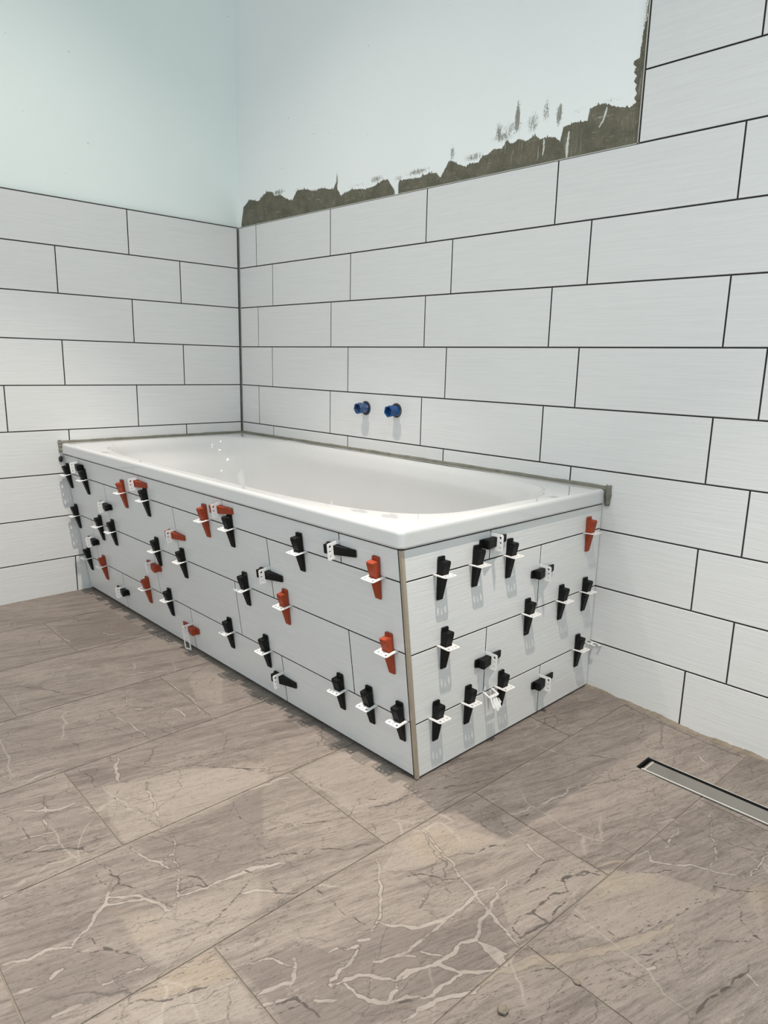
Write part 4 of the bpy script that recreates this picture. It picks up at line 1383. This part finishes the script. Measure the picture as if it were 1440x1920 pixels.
RH = {'top': (0.4420, [(-.627, 'k'), (-.516, 'k'), (-.399, 'k'), (-.066, 'r')]),
      'middle': (0.2860, [(-.607, 'k'), (-.314, 'k'), (-.172, 'k'), (-.062, 'k')]),
      'bottom': (0.1300, [(-.624, 'k'), (-.521, 'k'), (-.402, 'k'), (-.074, 'k')])}
for jn_, (z, lst) in RH.items():
    for i, (y, key) in enumerate(lst):
        m4 = frame_matrix(PR(y, z, 0), Y_, X_, Z_)
        if m4.to_3x3().determinant() < 0:
            m4 = frame_matrix(PR(y, z, 0), -Y_, X_, Z_)
        put(key, m4, rw.uniform(-.003, .004),
            f'{CN[key]} wedge standing in {jn_} horizontal joint, short bath end, {ORD[i]} from front corner',
            f'white clip in {jn_} horizontal joint, short bath end, {ORD[i]} from front corner', 'short end of the bath')
RV = [('a', -.466, .483), ('b', -.270, .377), ('c', -.462, .211), ('d', -.237, .087)]
for row, y, z in RV:
    m4 = frame_matrix(PR(y, z, 0), Z_, X_, -Y_)
    if m4.to_3x3().determinant() < 0:
        m4 = frame_matrix(PR(y, z, 0), -Z_, X_, -Y_)
    put('k', m4, rw.uniform(-.002, .003),
        f'black wedge lying sideways across the upright joint of the {RN[row]} tile row, short bath end',
        f'white clip in the upright joint of the {RN[row]} tile row, short bath end', 'short end of the bath')


# broken and crumpled clips
def strip_shape(name, paths, w, place, label, h=.0007):
    bmw = bmesh.new()
    for pts in paths:
        n = len(pts)
        L_, R_s = [], []
        for i in range(n):
            a = Vector(pts[max(0, i - 1)])
            b = Vector(pts[min(n - 1, i + 1)])
            d = (b - a).normalized()
            nn_ = Vector((-d.y, d.x))
            q = Vector(pts[i])
            L_.append(q + nn_ * w / 2)
            R_s.append(q - nn_ * w / 2)
        for s_ in (1,):
            tp = [bmw.verts.new(place(p.x, p.y, h)) for p in L_ + R_s]
            bt = [bmw.verts.new(place(p.x, p.y, -h)) for p in L_ + R_s]
            for i in range(n - 1):
                bmw.faces.new((tp[i], tp[i + 1], tp[n + i + 1], tp[n + i]))
                bmw.faces.new((bt[i + 1], bt[i], bt[n + i], bt[n + i + 1]))
                bmw.faces.new((tp[i + 1], tp[i], bt[i], bt[i + 1]))
                bmw.faces.new((tp[n + i], tp[n + i + 1], bt[n + i + 1], bt[n + i]))
            bmw.faces.new((tp[0], tp[n], bt[n], bt[0]))
            bmw.faces.new((tp[n - 1], bt[n - 1], bt[2 * n - 1], tp[2 * n - 1]))
    o_ = from_bm(name, bmw, [M['clip']])
    tag(o_, label, 'levelling clip')
    return o_


# crumpled clip in the bottom joint of the short end: two arms and a zigzag end drooping a little
def pl_crump(u, v, d):   # u along joint (y), v outwards, d up
    return Vector((RXF + v - 0.45 * max(0.0, v - .017), -0.444 + u, 0.1300 - 0.20 * v - 1.1 * max(0.0, v - .017) + d))
zig = []
for i in range(7):
    uu = -.013 + i * .0045
    zig += [(uu, .020 if i % 2 == 0 else .040), (uu + .0022, .0185 if i % 2 == 0 else .0415)] if i % 2 == 0 else [(uu, .041), (uu + .0022, .040)]
strip_shape('broken_clip', [[(-.016, -.003), (-.016, .020)], [(.014, -.003), (.014, .020)], [(-.016, .019), (.014, .019)],
                            [(-.014, .021), (-.013, .036), (-.009, .040), (-.007, .024), (-.004, .024), (-.002, .043), (.001, .043), (.002, .024), (.005, .025), (.007, .040), (.010, .040), (.012, .026), (.015, .034)]],
            .0042, pl_crump, 'crumpled white clip with zigzag end, no wedge, bottom joint of the short bath end')


def pl_corner(u, v, d):
    return Vector((RXF + v, -0.012 + u, 0.1305 - 0.05 * v + d))


strip_shape('broken_clip', [[(-.010, -.003), (-.010, .026)], [(.009, -.003), (.009, .034)], [(-.010, .010), (.010, .012)], [(.000, .030), (.010, .033)]], .0052, pl_corner,
            'broken white clip stub without a wedge beside the back wall, bottom joint, short bath end')


def pl_hang(u, v, d):
    return Vector((0.7790 + u, -0.672 - A_TILT * (0.060 + v) - 0.0225 + 0.15 * u - d, 0.060 + v))


strip_shape('broken_clip', [[(-.012, .004), (-.013, -.030), (-.013, -.055)], [(.010, .004), (.011, -.030), (.011, -.052)], [(-.015, -.053), (.013, -.050)], [(-.012, -.006), (.010, -.006)], [(-.012, -.020), (.010, -.020)]], .0040, pl_hang,
            'broken white clip frame dangling below an orange-red sideways wedge near the floor, long bath side')
